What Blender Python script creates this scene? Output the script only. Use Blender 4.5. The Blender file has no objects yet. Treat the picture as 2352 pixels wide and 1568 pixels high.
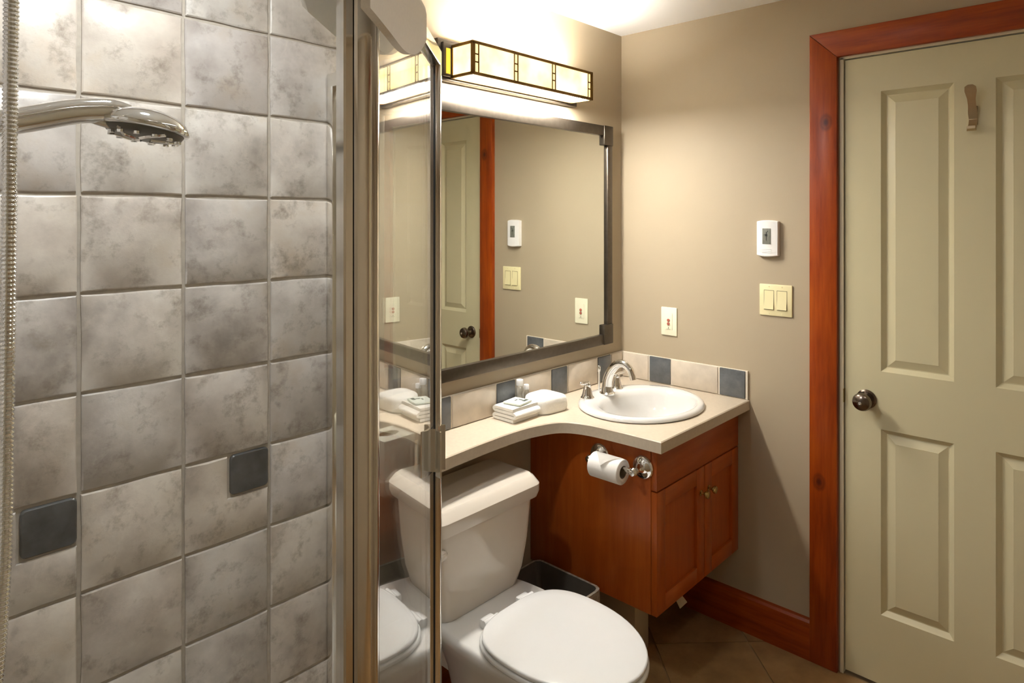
import bpy, bmesh, math, random
from mathutils import Vector, Matrix
random.seed(7)
S = bpy.context.scene
COL = S.collection
PI = math.pi
R = math.radians

# ------------------------------------------------------------------ camera
cam_d = bpy.data.cameras.new('camera')
cam = bpy.data.objects.new('camera', cam_d)
COL.objects.link(cam)
cam.location = (-2.355, -1.567, 1.509)
cam.rotation_euler = (R(90), 0, -R(46.94))
cam_d.sensor_fit = 'HORIZONTAL'
cam_d.sensor_width = 36.0
cam_d.lens = 1514.6 / 2352 * 36.0
cam_d.shift_y = -(784 - 502) / 2352
cam_d.clip_start = 0.02
S.camera = cam

# ------------------------------------------------------------------ world, exposure
W = bpy.data.worlds.new('world')
S.world = W
W.use_nodes = True
W.node_tree.nodes['Background'].inputs[0].default_value = (0.9, 0.95, 1.0, 1)
W.node_tree.nodes['Background'].inputs[1].default_value = 0.2
S.view_settings.view_transform = 'Standard'
S.view_settings.look = 'None'
S.view_settings.exposure = 0.8
S.view_settings.gamma = 1.0
S.view_settings.use_curve_mapping = False
S.cycles.max_bounces = 12
S.cycles.diffuse_bounces = 6
S.cycles.glossy_bounces = 8
S.cycles.transparent_max_bounces = 24
S.cycles.sample_clamp_indirect = 6.0
# lamp strengths, the added room fill last (used in the lamp builders below)
E_BOTTOM, E_TOP, E_PANE = 84.0, 48.0, 1.0
E_SHOWER, E_FILL = 192.0, 44.0

# ------------------------------------------------------------------ materials
def newmat(name):
    m = bpy.data.materials.new(name)
    m.use_nodes = True
    nt = m.node_tree
    return m, nt, nt.nodes['Principled BSDF']

def N(nt, t, **kw):
    n = nt.nodes.new(t)
    for k, v in kw.items():
        if k in n.inputs:
            n.inputs[k].default_value = v
        else:
            setattr(n, k, v)
    return n

def ramp(nt, fac, stops):
    r = nt.nodes.new('ShaderNodeValToRGB')
    while len(r.color_ramp.elements) < len(stops):
        r.color_ramp.elements.new(0.5)
    for e, (p, c) in zip(r.color_ramp.elements, stops):
        e.position = p
        e.color = (*c, 1) if len(c) == 3 else c
    nt.links.new(fac, r.inputs[0])
    return r.outputs[0]

def mixc(nt, fac, a, b, mode='MIX'):
    m = nt.nodes.new('ShaderNodeMix')
    m.data_type = 'RGBA'
    m.blend_type = mode
    for s, v in ((m.inputs[0], fac), (m.inputs[6], a), (m.inputs[7], b)):
        if hasattr(v, 'is_linked'):
            nt.links.new(v, s)
        else:
            s.default_value = v if isinstance(v, float) else (*v, 1)
    return m.outputs[2]

def coords(nt, scale=(1, 1, 1), rnd=False):
    tc = nt.nodes.new('ShaderNodeTexCoord')
    mp = nt.nodes.new('ShaderNodeMapping')
    mp.inputs['Scale'].default_value = scale
    nt.links.new(tc.outputs['Object'], mp.inputs[0])
    if rnd:
        oi = nt.nodes.new('ShaderNodeObjectInfo')
        mu = N(nt, 'ShaderNodeMath', operation='MULTIPLY')
        mu.inputs[1].default_value = 40
        nt.links.new(oi.outputs['Random'], mu.inputs[0])
        cb = nt.nodes.new('ShaderNodeCombineXYZ')
        for i in range(3):
            nt.links.new(mu.outputs[0], cb.inputs[i])
        nt.links.new(cb.outputs[0], mp.inputs['Location'])
        return mp.outputs[0], oi.outputs['Random']
    return mp.outputs[0]

def noise(nt, vec, scale, detail=4, rough=0.55):
    n = N(nt, 'ShaderNodeTexNoise', Scale=scale, Detail=detail, Roughness=rough)
    nt.links.new(vec, n.inputs['Vector'])
    return n.outputs['Fac']

def bump(nt, bs, h, strength, dist=0.002):
    b = N(nt, 'ShaderNodeBump', Strength=strength, Distance=dist)
    nt.links.new(h, b.inputs['Height'])
    nt.links.new(b.outputs[0], bs.inputs['Normal'])

def plain(name, col, rough=0.5, metal=0.0, nz=0.04, scale=30, spec=None, coat=0, bmp=0.0):
    """one colour with a faint procedural variation"""
    m, nt, bs = newmat(name)
    v = coords(nt)
    f = noise(nt, v, scale)
    lo = tuple(max(0, c * (1 - nz)) for c in col)
    hi = tuple(min(1, c * (1 + nz)) for c in col)
    nt.links.new(ramp(nt, f, [(0.3, lo), (0.7, hi)]), bs.inputs['Base Color'])
    bs.inputs['Roughness'].default_value = rough
    bs.inputs['Metallic'].default_value = metal
    if spec is not None:
        bs.inputs['Specular IOR Level'].default_value = spec
    if coat:
        bs.inputs['Coat Weight'].default_value = coat
        bs.inputs['Coat Roughness'].default_value = 0.08
    if bmp:
        bump(nt, bs, f, bmp)
    return m

def srgb(r, g, b):
    f = lambda c: (c / 255 / 12.92) if c / 255 <= 0.04045 else ((c / 255 + 0.055) / 1.055) ** 2.4
    return (f(r), f(g), f(b))

M = {}
# painted walls
m, nt, bs = newmat('taupe_wall_paint')
v = coords(nt)
f = noise(nt, v, 1.3, 3)
nt.links.new(ramp(nt, f, [(0.3, srgb(168, 154, 131)), (0.7, srgb(174, 160, 136))]), bs.inputs['Base Color'])
bs.inputs['Roughness'].default_value = 0.55
bump(nt, bs, noise(nt, v, 260, 2), 0.05, 0.001)
M['wall'] = m
M['ceiling'] = plain('white_ceiling_paint', srgb(246, 245, 242), 0.8, nz=0.005)

# shower wall tile: mottled pale grey and beige stone-look glaze
m, nt, bs = newmat('mottled_grey_tile')
v, rnd = coords(nt, (1, 1, 1), True)
f1 = noise(nt, v, 7, 5, 0.62)
f2 = noise(nt, v, 19, 6, 0.7)
base = ramp(nt, f1, [(0.26, srgb(160, 155, 152)), (0.42, srgb(190, 185, 181)), (0.56, srgb(207, 204, 200)), (0.72, srgb(198, 189, 178))])
dirt = ramp(nt, f2, [(0.52, (0, 0, 0)), (0.72, (1, 1, 1))])
c = mixc(nt, dirt, base, srgb(146, 139, 132))
sc_ = N(nt, 'ShaderNodeTexNoise', Scale=9.0, Detail=9.0, Roughness=0.75, Distortion=0.8)
nt.links.new(v, sc_.inputs['Vector'])
c = mixc(nt, ramp(nt, sc_.outputs['Fac'], [(0.55, (0, 0, 0)), (0.75, (0.8, 0.8, 0.8))]), c, srgb(214, 210, 204))
tint = ramp(nt, rnd, [(0.0, srgb(225, 221, 219)), (0.4, srgb(250, 248, 244)), (0.75, srgb(252, 245, 236)), (1.0, srgb(238, 238, 242))])
c = mixc(nt, 1.0, c, tint, 'MULTIPLY')
nt.links.new(c, bs.inputs['Base Color'])
bs.inputs['Roughness'].default_value = 0.34
bump(nt, bs, f2, 0.25, 0.004)
M['tile'] = m

m, nt, bs = newmat('slate_accent_tile')
v, rnd = coords(nt, (1, 1, 1), True)
f1 = noise(nt, v, 16, 5, 0.6)
nt.links.new(ramp(nt, f1, [(0.3, srgb(52, 56, 58)), (0.7, srgb(84, 88, 92))]), bs.inputs['Base Color'])
bs.inputs['Roughness'].default_value = 0.22
bump(nt, bs, f1, 0.2, 0.003)
M['dark_tile'] = m
M['dark_splash'] = plain('blue_grey_glazed_tile', srgb(92, 95, 98), 0.2, nz=0.2, scale=26, bmp=0.2)
M['light_splash'] = plain('cream_glazed_tile', srgb(205, 194, 178), 0.28, nz=0.12, scale=14, bmp=0.1)
M['grout'] = plain('beige_grout', srgb(176, 168, 156), 0.85, nz=0.1, scale=60, bmp=0.3)
M['splash_grout'] = plain('pale_splash_grout', srgb(216, 206, 190), 0.7, nz=0.05)

# floor tile
m, nt, bs = newmat('brown_slate_floor_tile')
v, rnd = coords(nt, (1, 1, 1), True)
f1 = noise(nt, v, 5, 6, 0.65)
c = ramp(nt, f1, [(0.28, srgb(108, 82, 52)), (0.5, srgb(150, 118, 76)), (0.72, srgb(176, 142, 96))])
nt.links.new(c, bs.inputs['Base Color'])
bs.inputs['Roughness'].default_value = 0.45
bump(nt, bs, noise(nt, v, 22, 5), 0.3, 0.004)
M['floor_tile'] = m
M['floor_grout'] = plain('brown_floor_grout', srgb(150, 124, 88), 0.9, nz=0.1)

def wood(name, dark, mid, light, axis, rough=0.32, knots=()):
    m, nt, bs = newmat(name)
    sc = [9, 9, 9]
    sc[axis] = 0.9
    v = coords(nt, tuple(sc))
    f = noise(nt, v, 3.2, 7, 0.62)
    sc2 = [60, 60, 60]
    sc2[axis] = 2.0
    v2 = coords(nt, tuple(sc2))
    g = noise(nt, v2, 2.0, 3, 0.5)
    c = ramp(nt, f, [(0.25, dark), (0.5, mid), (0.78, light)])
    c = mixc(nt, ramp(nt, g, [(0.45, (0, 0, 0)), (0.75, (0.35, 0.35, 0.35))]), c, dark)
    for kx, ky, kz in knots:
        tc = nt.nodes.new('ShaderNodeTexCoord')
        mp = nt.nodes.new('ShaderNodeMapping')
        mp.inputs['Location'].default_value = (-kx * 1.0, -ky * 1.0, -kz * 0.7)
        mp.inputs['Scale'].default_value = (1.0, 1.0, 0.7)
        nt.links.new(tc.outputs['Object'], mp.inputs[0])
        ln = N(nt, 'ShaderNodeVectorMath', operation='LENGTH')
        nt.links.new(mp.outputs[0], ln.inputs[0])
        k = ramp(nt, ln.outputs['Value'], [(0.004, (1, 1, 1)), (0.013, (0.35, 0.35, 0.35)), (0.016, (0.6, 0.6, 0.6)), (0.024, (0, 0, 0))])
        c = mixc(nt, k, c, srgb(72, 22, 10))
    nt.links.new(c, bs.inputs['Base Color'])
    bs.inputs['Roughness'].default_value = rough
    bs.inputs['Coat Weight'].default_value = 0.06
    bs.inputs['Coat Roughness'].default_value = 0.2
    bs.inputs['Specular IOR Level'].default_value = 0.35
    return m
CD, CM, CL = srgb(106, 34, 4), srgb(144, 58, 8), srgb(168, 82, 16)
M['wood_z'] = wood('cherry_wood_vertical_grain', CD, CM, CL, 2)
M['wood_knot'] = wood('cherry_wood_with_knots', CD, CM, CL, 2, knots=((-0.01, -0.010, 1.832), (-0.01, 0.012, 0.62)))
M['wood_y'] = wood('cherry_wood_grain_along_wall', CD, CM, CL, 1)
M['wood_x'] = wood('cherry_wood_grain_across', CD, CM, CL, 0)
M['cab_z'] = wood('maple_cherry_stain_vertical', srgb(150, 68, 16), srgb(166, 80, 24), srgb(178, 94, 34), 2)
M['cab_x'] = wood('maple_cherry_stain_across', srgb(150, 68, 16), srgb(166, 80, 24), srgb(178, 94, 34), 0)

M['door'] = plain('cream_door_paint', srgb(202, 194, 160), 0.38, nz=0.015, scale=3)
M['jamb'] = plain('cream_jamb_paint', srgb(214, 204, 178), 0.45, nz=0.02)
M['porcelain'] = plain('white_porcelain', srgb(218, 217, 214), 0.09, nz=0.005, coat=0.6)
M['bisque'] = plain('off_white_porcelain_tank', srgb(214, 206, 194), 0.12, nz=0.008, coat=0.5)
M['seat'] = plain('white_seat_plastic', srgb(222, 223, 223), 0.16, nz=0.004, coat=0.3)
M['chrome'] = plain('polished_chrome', (0.88, 0.88, 0.88), 0.05, 1.0, nz=0.01)
M['alu'] = plain('bright_aluminium', (0.84, 0.82, 0.78), 0.14, 1.0, nz=0.02)
M['pewter'] = plain('dark_pewter_metal', srgb(120, 108, 98), 0.22, 1.0, nz=0.06)
M['nickel'] = plain('brushed_nickel_hook', srgb(190, 172, 142), 0.32, 1.0, nz=0.05)
M['brass'] = plain('antique_brass_knob', srgb(186, 158, 100), 0.26, 1.0, nz=0.08)
M['bronze'] = plain('dark_bronze_frame', srgb(92, 84, 74), 0.34, 0.85, nz=0.12, scale=50)
M['gold'] = plain('golden_bronze_lamp_frame', srgb(128, 96, 44), 0.35, 0.8, nz=0.15)
M['rubber'] = plain('black_rubber_gasket', srgb(24, 23, 22), 0.6)
M['laminate'] = plain('beige_laminate_top', srgb(196, 183, 164), 0.3, nz=0.05, scale=90)
M['cotton'] = plain('white_terry_cotton', srgb(244, 242, 236), 0.95, nz=0.03, scale=220, bmp=0.5)
M['mat'] = plain('white_bath_mat_cotton', srgb(238, 234, 226), 0.9, nz=0.02, scale=160, bmp=0.3)
M['paper'] = plain('white_tissue_paper', srgb(240, 238, 234), 0.9, nz=0.01, bmp=0.1)
M['cardboard'] = plain('grey_cardboard_core', srgb(150, 138, 118), 0.9)
M['ivory'] = plain('ivory_plastic', srgb(232, 222, 176), 0.3, nz=0.01)
M['ivory_pale'] = plain('pale_ivory_plastic', srgb(238, 234, 208), 0.3, nz=0.01)
M['slot'] = plain('dark_switch_gap', srgb(92, 84, 58), 0.6)
M['whiteplastic'] = plain('white_plastic', srgb(240, 239, 238), 0.3, nz=0.006)
M['lcd'] = plain('grey_lcd_glass', srgb(122, 124, 116), 0.15, nz=0.14, scale=120)
M['lcd_dark'] = plain('dark_lcd_segment', srgb(40, 42, 40), 0.3)
M['redbutton'] = plain('red_brown_button', srgb(168, 92, 76), 0.4)
M['bin'] = plain('dark_plastic_bin', srgb(64, 55, 46), 0.5, nz=0.03)
M['chase'] = plain('beige_painted_panel', srgb(186, 172, 148), 0.5, nz=0.02)
M['tissuebox'] = plain('cream_textured_card', srgb(246, 240, 224), 0.6, nz=0.08, scale=60, bmp=0.2)
M['acrylic'] = plain('white_acrylic', srgb(226, 224, 220), 0.25, nz=0.01)
M['card'] = plain('cream_paper_packet', srgb(226, 232, 222), 0.5, nz=0.02)
M['ink'] = plain('dark_green_ink', srgb(60, 68, 60), 0.6)
M['nozzle'] = plain('dark_grey_spray_face', srgb(52, 50, 46), 0.35)

# mirror silvering
m, nt, bs = newmat('mirror_silver')
v = coords(nt)
nt.links.new(ramp(nt, noise(nt, v, 2, 2), [(0.0, (0.80, 0.82, 0.79)), (1.0, (0.82, 0.84, 0.81))]), bs.inputs['Base Color'])
bs.inputs['Metallic'].default_value = 1.0
bs.inputs['Roughness'].default_value = 0.0
M['mirror'] = m

def glassmat(name, tint, r0=0.04, rough=0.0, power=5.0):
    m, nt, bs = newmat(name)
    out = nt.nodes['Material Output']
    nt.nodes.remove(bs)
    lw = N(nt, 'ShaderNodeLayerWeight', Blend=0.5)
    pw = N(nt, 'ShaderNodeMath', operation='POWER')
    pw.inputs[1].default_value = power
    nt.links.new(lw.outputs['Facing'], pw.inputs[0])
    ma = N(nt, 'ShaderNodeMath', operation='MULTIPLY_ADD')
    ma.inputs[1].default_value = 1 - r0
    ma.inputs[2].default_value = r0
    nt.links.new(pw.outputs[0], ma.inputs[0])
    tr = N(nt, 'ShaderNodeBsdfTransparent')
    tr.inputs[0].default_value = (*tint, 1)
    gl = N(nt, 'ShaderNodeBsdfGlossy', Roughness=rough)
    gl.inputs['Color'].default_value = (1, 1, 1, 1)
    mx = nt.nodes.new('ShaderNodeMixShader')
    nt.links.new(ma.outputs[0], mx.inputs[0])
    nt.links.new(tr.outputs[0], mx.inputs[1])
    nt.links.new(gl.outputs[0], mx.inputs[2])
    nt.links.new(mx.outputs[0], out.inputs[0])
    return m
M['glass'] = glassmat('clear_shower_glass', (0.97, 0.98, 0.97), 0.045, 0.0, 3.3)
M['bottleglass'] = glassmat('clear_bottle_plastic', (0.9, 0.92, 0.93), 0.12, 0.05)
for key, al in (('liner', 0.12), ('liner_cuff', 0.62)):
    m, nt, bs = newmat('thin_crumpled_bin_' + key)
    v = coords(nt)
    nt.links.new(ramp(nt, noise(nt, v, 60, 4), [(0.3, srgb(176, 164, 146)), (0.7, srgb(226, 218, 204))]), bs.inputs['Base Color'])
    bs.inputs['Roughness'].default_value = 0.22
    bs.inputs['Alpha'].default_value = al
    bump(nt, bs, noise(nt, v, 90, 4), 0.7, 0.005)
    M[key] = m

def emitter(name, col, strength, vary=0.0, edge=None):
    m, nt, bs = newmat(name)
    bs.inputs['Base Color'].default_value = (*col, 1)
    bs.inputs['Roughness'].default_value = 0.4
    if vary:
        v = coords(nt, (1, 1, 1), True)[0]
        f = noise(nt, v, 9, 3)
        nt.links.new(ramp(nt, f, [(0.35, edge), (0.62, col)]), bs.inputs['Emission Color'])
    else:
        bs.inputs['Emission Color'].default_value = (*col, 1)
    bs.inputs['Emission Strength'].default_value = strength
    return m
M['pane'] = emitter('lit_opal_art_glass', (1.0, 0.86, 0.52), E_PANE, 1.0, (0.95, 0.74, 0.24))
M['pane_small'] = emitter('lit_amber_art_glass', (1.0, 0.82, 0.42), E_PANE * 0.6)
M['amber'] = emitter('dim_amber_side_glass', (0.85, 0.52, 0.04), 0.55)
M['diffuser'] = emitter('lit_white_diffuser', (1.0, 0.95, 0.87), E_BOTTOM)
M['tubelight'] = emitter('lit_upper_diffuser', (1.0, 0.96, 0.90), E_TOP)
M['lens_shower'] = emitter('lit_shower_downlight_lens', (0.97, 0.98, 1.0), E_SHOWER)
M['lens_fill'] = emitter('lit_room_fill_lens', (1.0, 0.97, 0.92), E_FILL)

# ------------------------------------------------------------------ mesh helpers
def bmnew():
    return bmesh.new()

def add_box(bm, lo, hi, bev=0.0, seg=2):
    lo, hi = Vector(lo), Vector(hi)
    c, s = (lo + hi) / 2, hi - lo
    g = bmesh.ops.create_cube(bm, size=1.0)
    for vv in g['verts']:
        vv.co = Vector((vv.co.x * s.x, vv.co.y * s.y, vv.co.z * s.z)) + c
    if bev > 0:
        es = list({e for vv in g['verts'] for e in vv.link_edges})
        bmesh.ops.bevel(bm, geom=es, offset=min(bev, min(s) * 0.45), segments=seg, affect='EDGES', profile=0.5)
    return bm

def box(lo, hi, bev=0.0, seg=2):
    return add_box(bmnew(), lo, hi, bev, seg)

def loft(bm, rings, cap0=True, cap1=True, closed=True):
    vs = [[bm.verts.new(p) for p in r] for r in rings]
    n = len(rings[0])
    for a, b in zip(vs, vs[1:]):
        for i in range(n if closed else n - 1):
            j = (i + 1) % n
            bm.faces.new((a[i], a[j], b[j], b[i]))
    if cap0:
        bm.faces.new(list(reversed(vs[0])))
    if cap1:
        bm.faces.new(vs[-1])
    return vs

def rrect(cx, cy, w, d, r, n=5):
    """rounded rectangle, counter-clockwise"""
    pts = []
    r = min(r, w / 2 - 1e-4, d / 2 - 1e-4)
    for k, (sx, sy) in enumerate(((1, 1), (-1, 1), (-1, -1), (1, -1))):
        ox, oy = cx + sx * (w / 2 - r), cy + sy * (d / 2 - r)
        for i in range(n + 1):
            a = k * PI / 2 + i / n * PI / 2
            pts.append((ox + r * math.cos(a), oy + r * math.sin(a)))
    return pts

def circ(cx, cy, r, n=24):
    return [(cx + r * math.cos(2 * PI * i / n), cy + r * math.sin(2 * PI * i / n)) for i in range(n)]

def prism(bm, pts, z0, z1, bev=0.0, seg=2):
    """outline in x,y extruded in z with rounded rim at the top"""
    a = [bm.verts.new((x, y, z0)) for x, y in pts]
    b = [bm.verts.new((x, y, z1)) for x, y in pts]
    n = len(pts)
    fb = bm.faces.new(list(reversed(a)))
    ft = bm.faces.new(b)
    for i in range(n):
        j = (i + 1) % n
        bm.faces.new((a[i], a[j], b[j], b[i]))
    if bev:
        bmesh.ops.bevel(bm, geom=list(ft.edges), offset=bev, segments=seg, affect='EDGES', profile=0.5)
    return bm

def lathe(bm, prof, n=24, axis='Z', at=(0, 0, 0), rot=None):
    """prof: list of (radius, height)"""
    rings = []
    at = Vector(at)
    for r, h in prof:
        ring = []
        for i in range(n):
            a = 2 * PI * i / n
            p = Vector((r * math.cos(a), r * math.sin(a), h))
            if axis == 'X':
                p = Vector((p.z, p.x, p.y))
            elif axis == 'Y':
                p = Vector((p.y, p.z, p.x))
            if rot is not None:
                p = rot @ p
            ring.append(p + at)
        rings.append(ring)
    loft(bm, rings)
    return bm

def tube(bm, path, rad, n=10, cap=True):
    path = [Vector(p) for p in path]
    rads = rad if isinstance(rad, (list, tuple)) else [rad] * len(path)
    rings = []
    up = Vector((0.123, 0.34, 0.93)).normalized()
    prev = None
    for i, p in enumerate(path):
        t = (path[min(i + 1, len(path) - 1)] - path[max(i - 1, 0)]).normalized()
        if prev is None:
            u = t.cross(up)
            if u.length < 1e-3:
                u = t.cross(Vector((1, 0, 0)))
        else:
            u = prev - t * prev.dot(t)
        u.normalize()
        prev = u.copy()
        w = t.cross(u)
        rings.append([p + (u * math.cos(2 * PI * k / n) + w * math.sin(2 * PI * k / n)) * rads[i] for k in range(n)])
    loft(bm, rings, cap, cap)
    return bm

def catmull(pts, sub=8):
    P = [Vector(p) for p in pts]
    P = [2 * P[0] - P[1]] + P + [2 * P[-1] - P[-2]]
    out = []
    for i in range(1, len(P) - 2):
        for k in range(sub):
            t = k / sub
            a, b, c, d = P[i - 1], P[i], P[i + 1], P[i + 2]
            out.append(0.5 * ((2 * b) + (c - a) * t + (2 * a - 5 * b + 4 * c - d) * t * t + (3 * b - a - 3 * c + d) * t ** 3))
    out.append(P[-2])
    return out

def finish(bm, name, mat, smooth=True, ang=32):
    bmesh.ops.recalc_face_normals(bm, faces=bm.faces)
    me = bpy.data.meshes.new(name)
    bm.to_mesh(me)
    bm.free()
    me.materials.append(M[mat] if isinstance(mat, str) else mat)
    if smooth and len(me.polygons):
        me.polygons.foreach_set('use_smooth', [True] * len(me.polygons))
        me.set_sharp_from_angle(angle=R(ang))
    return me

def origin(o):
    """world origin of an object made here (parents are never rotated)"""
    v = Vector(o.location)
    while o.parent:
        o = o.parent
        v += Vector(o.location)
    return v

def obj(name, bm, mat, parent=None, loc=None, smooth=True, ang=32):
    """bm is in world coordinates; loc is the world origin of the object"""
    me = finish(bm, name, mat, smooth, ang)
    o = bpy.data.objects.new(name, me)
    if loc is None:
        if parent is not None:
            loc = origin(parent)
        else:
            co = [v.co for v in me.vertices]
            loc = Vector(((min(c.x for c in co) + max(c.x for c in co)) / 2, (min(c.y for c in co) + max(c.y for c in co)) / 2, min(c.z for c in co)))
    loc = Vector(loc)
    me.transform(Matrix.Translation(-loc))
    COL.objects.link(o)
    if parent is not None:
        o.parent = parent
        o.location = loc - origin(parent)
    else:
        o.location = loc
    return o

def inst(name, me, loc, parent, rot=None):
    o = bpy.data.objects.new(name, me)
    COL.objects.link(o)
    o.parent = parent
    o.location = Vector(loc) - origin(parent)
    if rot:
        o.rotation_euler = rot
    return o

def tag(o, label, cat, group=None):
    o['label'] = label
    o['category'] = cat
    if group:
        o['group'] = group
    return o

def thing(name, label, cat, loc, group=None):
    o = bpy.data.objects.new(name, None)
    o.empty_display_size = 0.05
    COL.objects.link(o)
    o.location = loc
    return tag(o, label, cat, group)

def struct(o, label=None):
    o['kind'] = 'structure'
    if label:
        o['label'] = label
    return o

def sempty(name, loc, label=None):
    o = bpy.data.objects.new(name, None)
    o.empty_display_size = 0.05
    COL.objects.link(o)
    o.location = loc
    return struct(o, label)

# ------------------------------------------------------------------ room
XL, XR, YB, YF, ZC = -2.62, 0.0, 0.0, -2.15, 2.28
TP = 0.203                       # shower tile pitch
TX0, TZ0 = -1.368, 1.762         # right end of the tiling, one joint height
DY0, DY1, DZ = -0.866, -1.606, 2.042   # door opening

wall_back = struct(obj('wall_back', box((XL - 0.1, 0.0, 0), (XR + 0.1, 0.1, ZC)), 'wall', loc=(-1.3, 0, 0)), 'taupe painted wall behind the mirror, tiled inside the shower')
bm = box((0, DY0, 0), (0.12, 0.0, ZC))
add_box(bm, (0, DY1, DZ), (0.12, DY0, ZC))
add_box(bm, (0, YF, 0), (0.12, DY1, ZC))
wall_right = struct(obj('wall_right', bm, 'wall', loc=(0, -1, 0)), 'taupe painted wall with the door and switches')
wall_left = struct(obj('wall_left', box((XL - 0.1, YF, 0), (XL, 0, ZC)), 'wall', loc=(XL, -1, 0)))
struct(obj('wall_front', box((XL - 0.1, YF - 0.1, 0), (XR + 0.12, YF, ZC)), 'wall'))
struct(obj('ceiling', box((XL - 0.1, YF - 0.1, ZC), (XR + 0.12, 0.1, ZC + 0.08)), 'ceiling'), 'white ceiling')
floor = struct(obj('floor', box((XL - 0.1, YF - 0.1, -0.1), (XR + 0.12, 0.1, -0.004)), 'floor_grout', loc=(-1.3, -1, -0.1)), 'brown stone tile floor laid diagonally')

# floor tiles laid at 45 degrees, each clipped to the room
def clip(poly, f):
    out = []
    for a, b in zip(poly, poly[1:] + poly[:1]):
        fa, fb = f(a), f(b)
        if fa >= 0:
            out.append(a)
        if (fa >= 0) != (fb >= 0):
            t = fa / (fa - fb)
            out.append((a[0] + (b[0] - a[0]) * t, a[1] + (b[1] - a[1]) * t))
    return out
fs = 0.335
r2 = math.sqrt(0.5)
for i in range(-12, 12):
    for j in range(-12, 12):
        cx = -0.06 + ((i + 0.5) * r2 - (j + 0.5) * r2) * fs
        cy = -0.575 + ((i + 0.5) * r2 + (j + 0.5) * r2) * fs
        h = fs / 2 - 0.003
        jit = random.uniform(-0.0008, 0.0008)
        poly = [(cx + (a * r2 - b * r2) * h, cy + (a * r2 + b * r2) * h) for a, b in ((-1, -1), (1, -1), (1, 1), (-1, 1))]
        for f in (lambda p: p[0] - XL, lambda p: -0.001 - p[0], lambda p: p[1] - YF, lambda p: -0.001 - p[1]):
            if poly:
                poly = clip(poly, f)
        if len(poly) < 3:
            continue
        area = 0.5 * abs(sum(a[0] * b[1] - b[0] * a[1] for a, b in zip(poly, poly[1:] + poly[:1])))
        if area < 0.0008:
            continue
        bm = bmnew()
        prism(bm, poly, -0.004, 0.0 + jit, 0.0)
        obj('floor_tile', bm, 'floor_tile', floor, loc=(cx, cy, -0.004), smooth=False)

# shower wall tiles: every tile its own piece
bed = obj('grout_bed', box((XL, -0.006, 0.06), (TX0 + 0.002, 0.0, ZC)), 'grout', wall_back)
def wobbly_tile(w, h, seed, t=0.006, notch=None):
    """tile lying in x,z with its face towards -y, slightly uneven edges; notch = (w,h) cut from the top right corner"""
    rn = random.Random(seed)
    a = 0.0016
    if notch:
        nw, nh = notch
        cor = [(0, 0), (w, 0), (w, h - nh), (w - nw, h - nh), (w - nw, h), (0, h)]
    else:
        cor = [(0, 0), (w, 0), (w, h), (0, h)]
    pts = []
    for p, q in zip(cor, cor[1:] + cor[:1]):
        pts.append((p[0] + rn.uniform(-a, a) * 0.6, p[1] + rn.uniform(-a, a) * 0.6))
        L = math.hypot(q[0] - p[0], q[1] - p[1])
        for s in ((0.33, 0.67) if L > 0.12 else (0.5,)):
            pts.append((p[0] + (q[0] - p[0]) * s + rn.uniform(-a, a), p[1] + (q[1] - p[1]) * s + rn.uniform(-a, a)))
    bm = bmnew()
    cx, cz = w / 2, h / 2
    def ring(ins, y):
        out = []
        n = len(pts)
        for i, (x, z) in enumerate(pts):
            (x0, z0), (x1, z1) = pts[i - 1], pts[(i + 1) % n]
            tx, tz = x1 - x0, z1 - z0
            l = math.hypot(tx, tz)
            out.append((x - tz / l * ins, y, z + tx / l * ins))
        return out
    loft(bm, [ring(0, 0), ring(0, -t + 0.0025), ring(0.0035, -t)])
    return bm
tile_meshes = []
G = 0.0075                                  # joint width
for k in range(6):
    tile_meshes.append(finish(wobbly_tile(TP - G, TP - G, 100 + k), 'tile', 'tile', True, 40))
DW = 0.094
notch_meshes = [finish(wobbly_tile(TP - G, TP - G, 200 + k, notch=(DW + 0.006, DW + 0.006)), 'tile', 'tile', True, 40) for k in range(2)]
def dark_square():
    bm = bmnew()
    pr = rrect(0, 0, DW, DW, 0.010, 3)
    sc = lambda s, y: [(x * s, y, -z * s) for x, z in pr]
    loft(bm, [sc(1, 0), sc(1, -0.0055), sc(0.95, -0.0085)])
    return finish(bm, 'accent_tile', 'dark_tile', True, 40)
dark_me = dark_square()
ncol = 6
row0 = TZ0 - 9 * TP
for i in range(ncol):
    x0 = TX0 - (i + 1) * TP
    for j in range(0, 12):
        z0 = row0 + j * TP
        if z0 < 0.0 or z0 + TP - G > ZC:
            continue
        accent = (j == 4 and i in (1, 3, 5))
        me = notch_meshes[i % 2] if accent else random.choice(tile_meshes)
        if accent:
            inst('tile', me, (x0 + G / 2, -0.006, z0 + G / 2), wall_back)
            inst('accent_tile', dark_me, (x0 + TP - G / 2 - DW / 2, -0.006, z0 + TP - G / 2 - DW / 2), wall_back)
        else:
            flip = random.random() < 0.5
            if flip:
                inst('tile', me, (x0 + TP - G / 2, -0.006, z0 + TP - G / 2), wall_back, (0, PI, 0))
            else:
                inst('tile', me, (x0 + G / 2, -0.006, z0 + G / 2), wall_back)
# return wall of the shower on the left, outside the photograph
obj('grout_bed', box((XL, -0.84, 0.06), (XL + 0.006, -0.006, ZC)), 'grout', wall_left)
for i in range(4):
    for j in range(0, 12):
        z0 = row0 + j * TP
        if z0 < 0.0 or z0 + TP - G > ZC:
            continue
        inst('tile', random.choice(tile_meshes), (XL + 0.006, -0.012 - i * TP - (TP - G), z0 + G / 2), wall_left, (0, 0, PI / 2))

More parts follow.
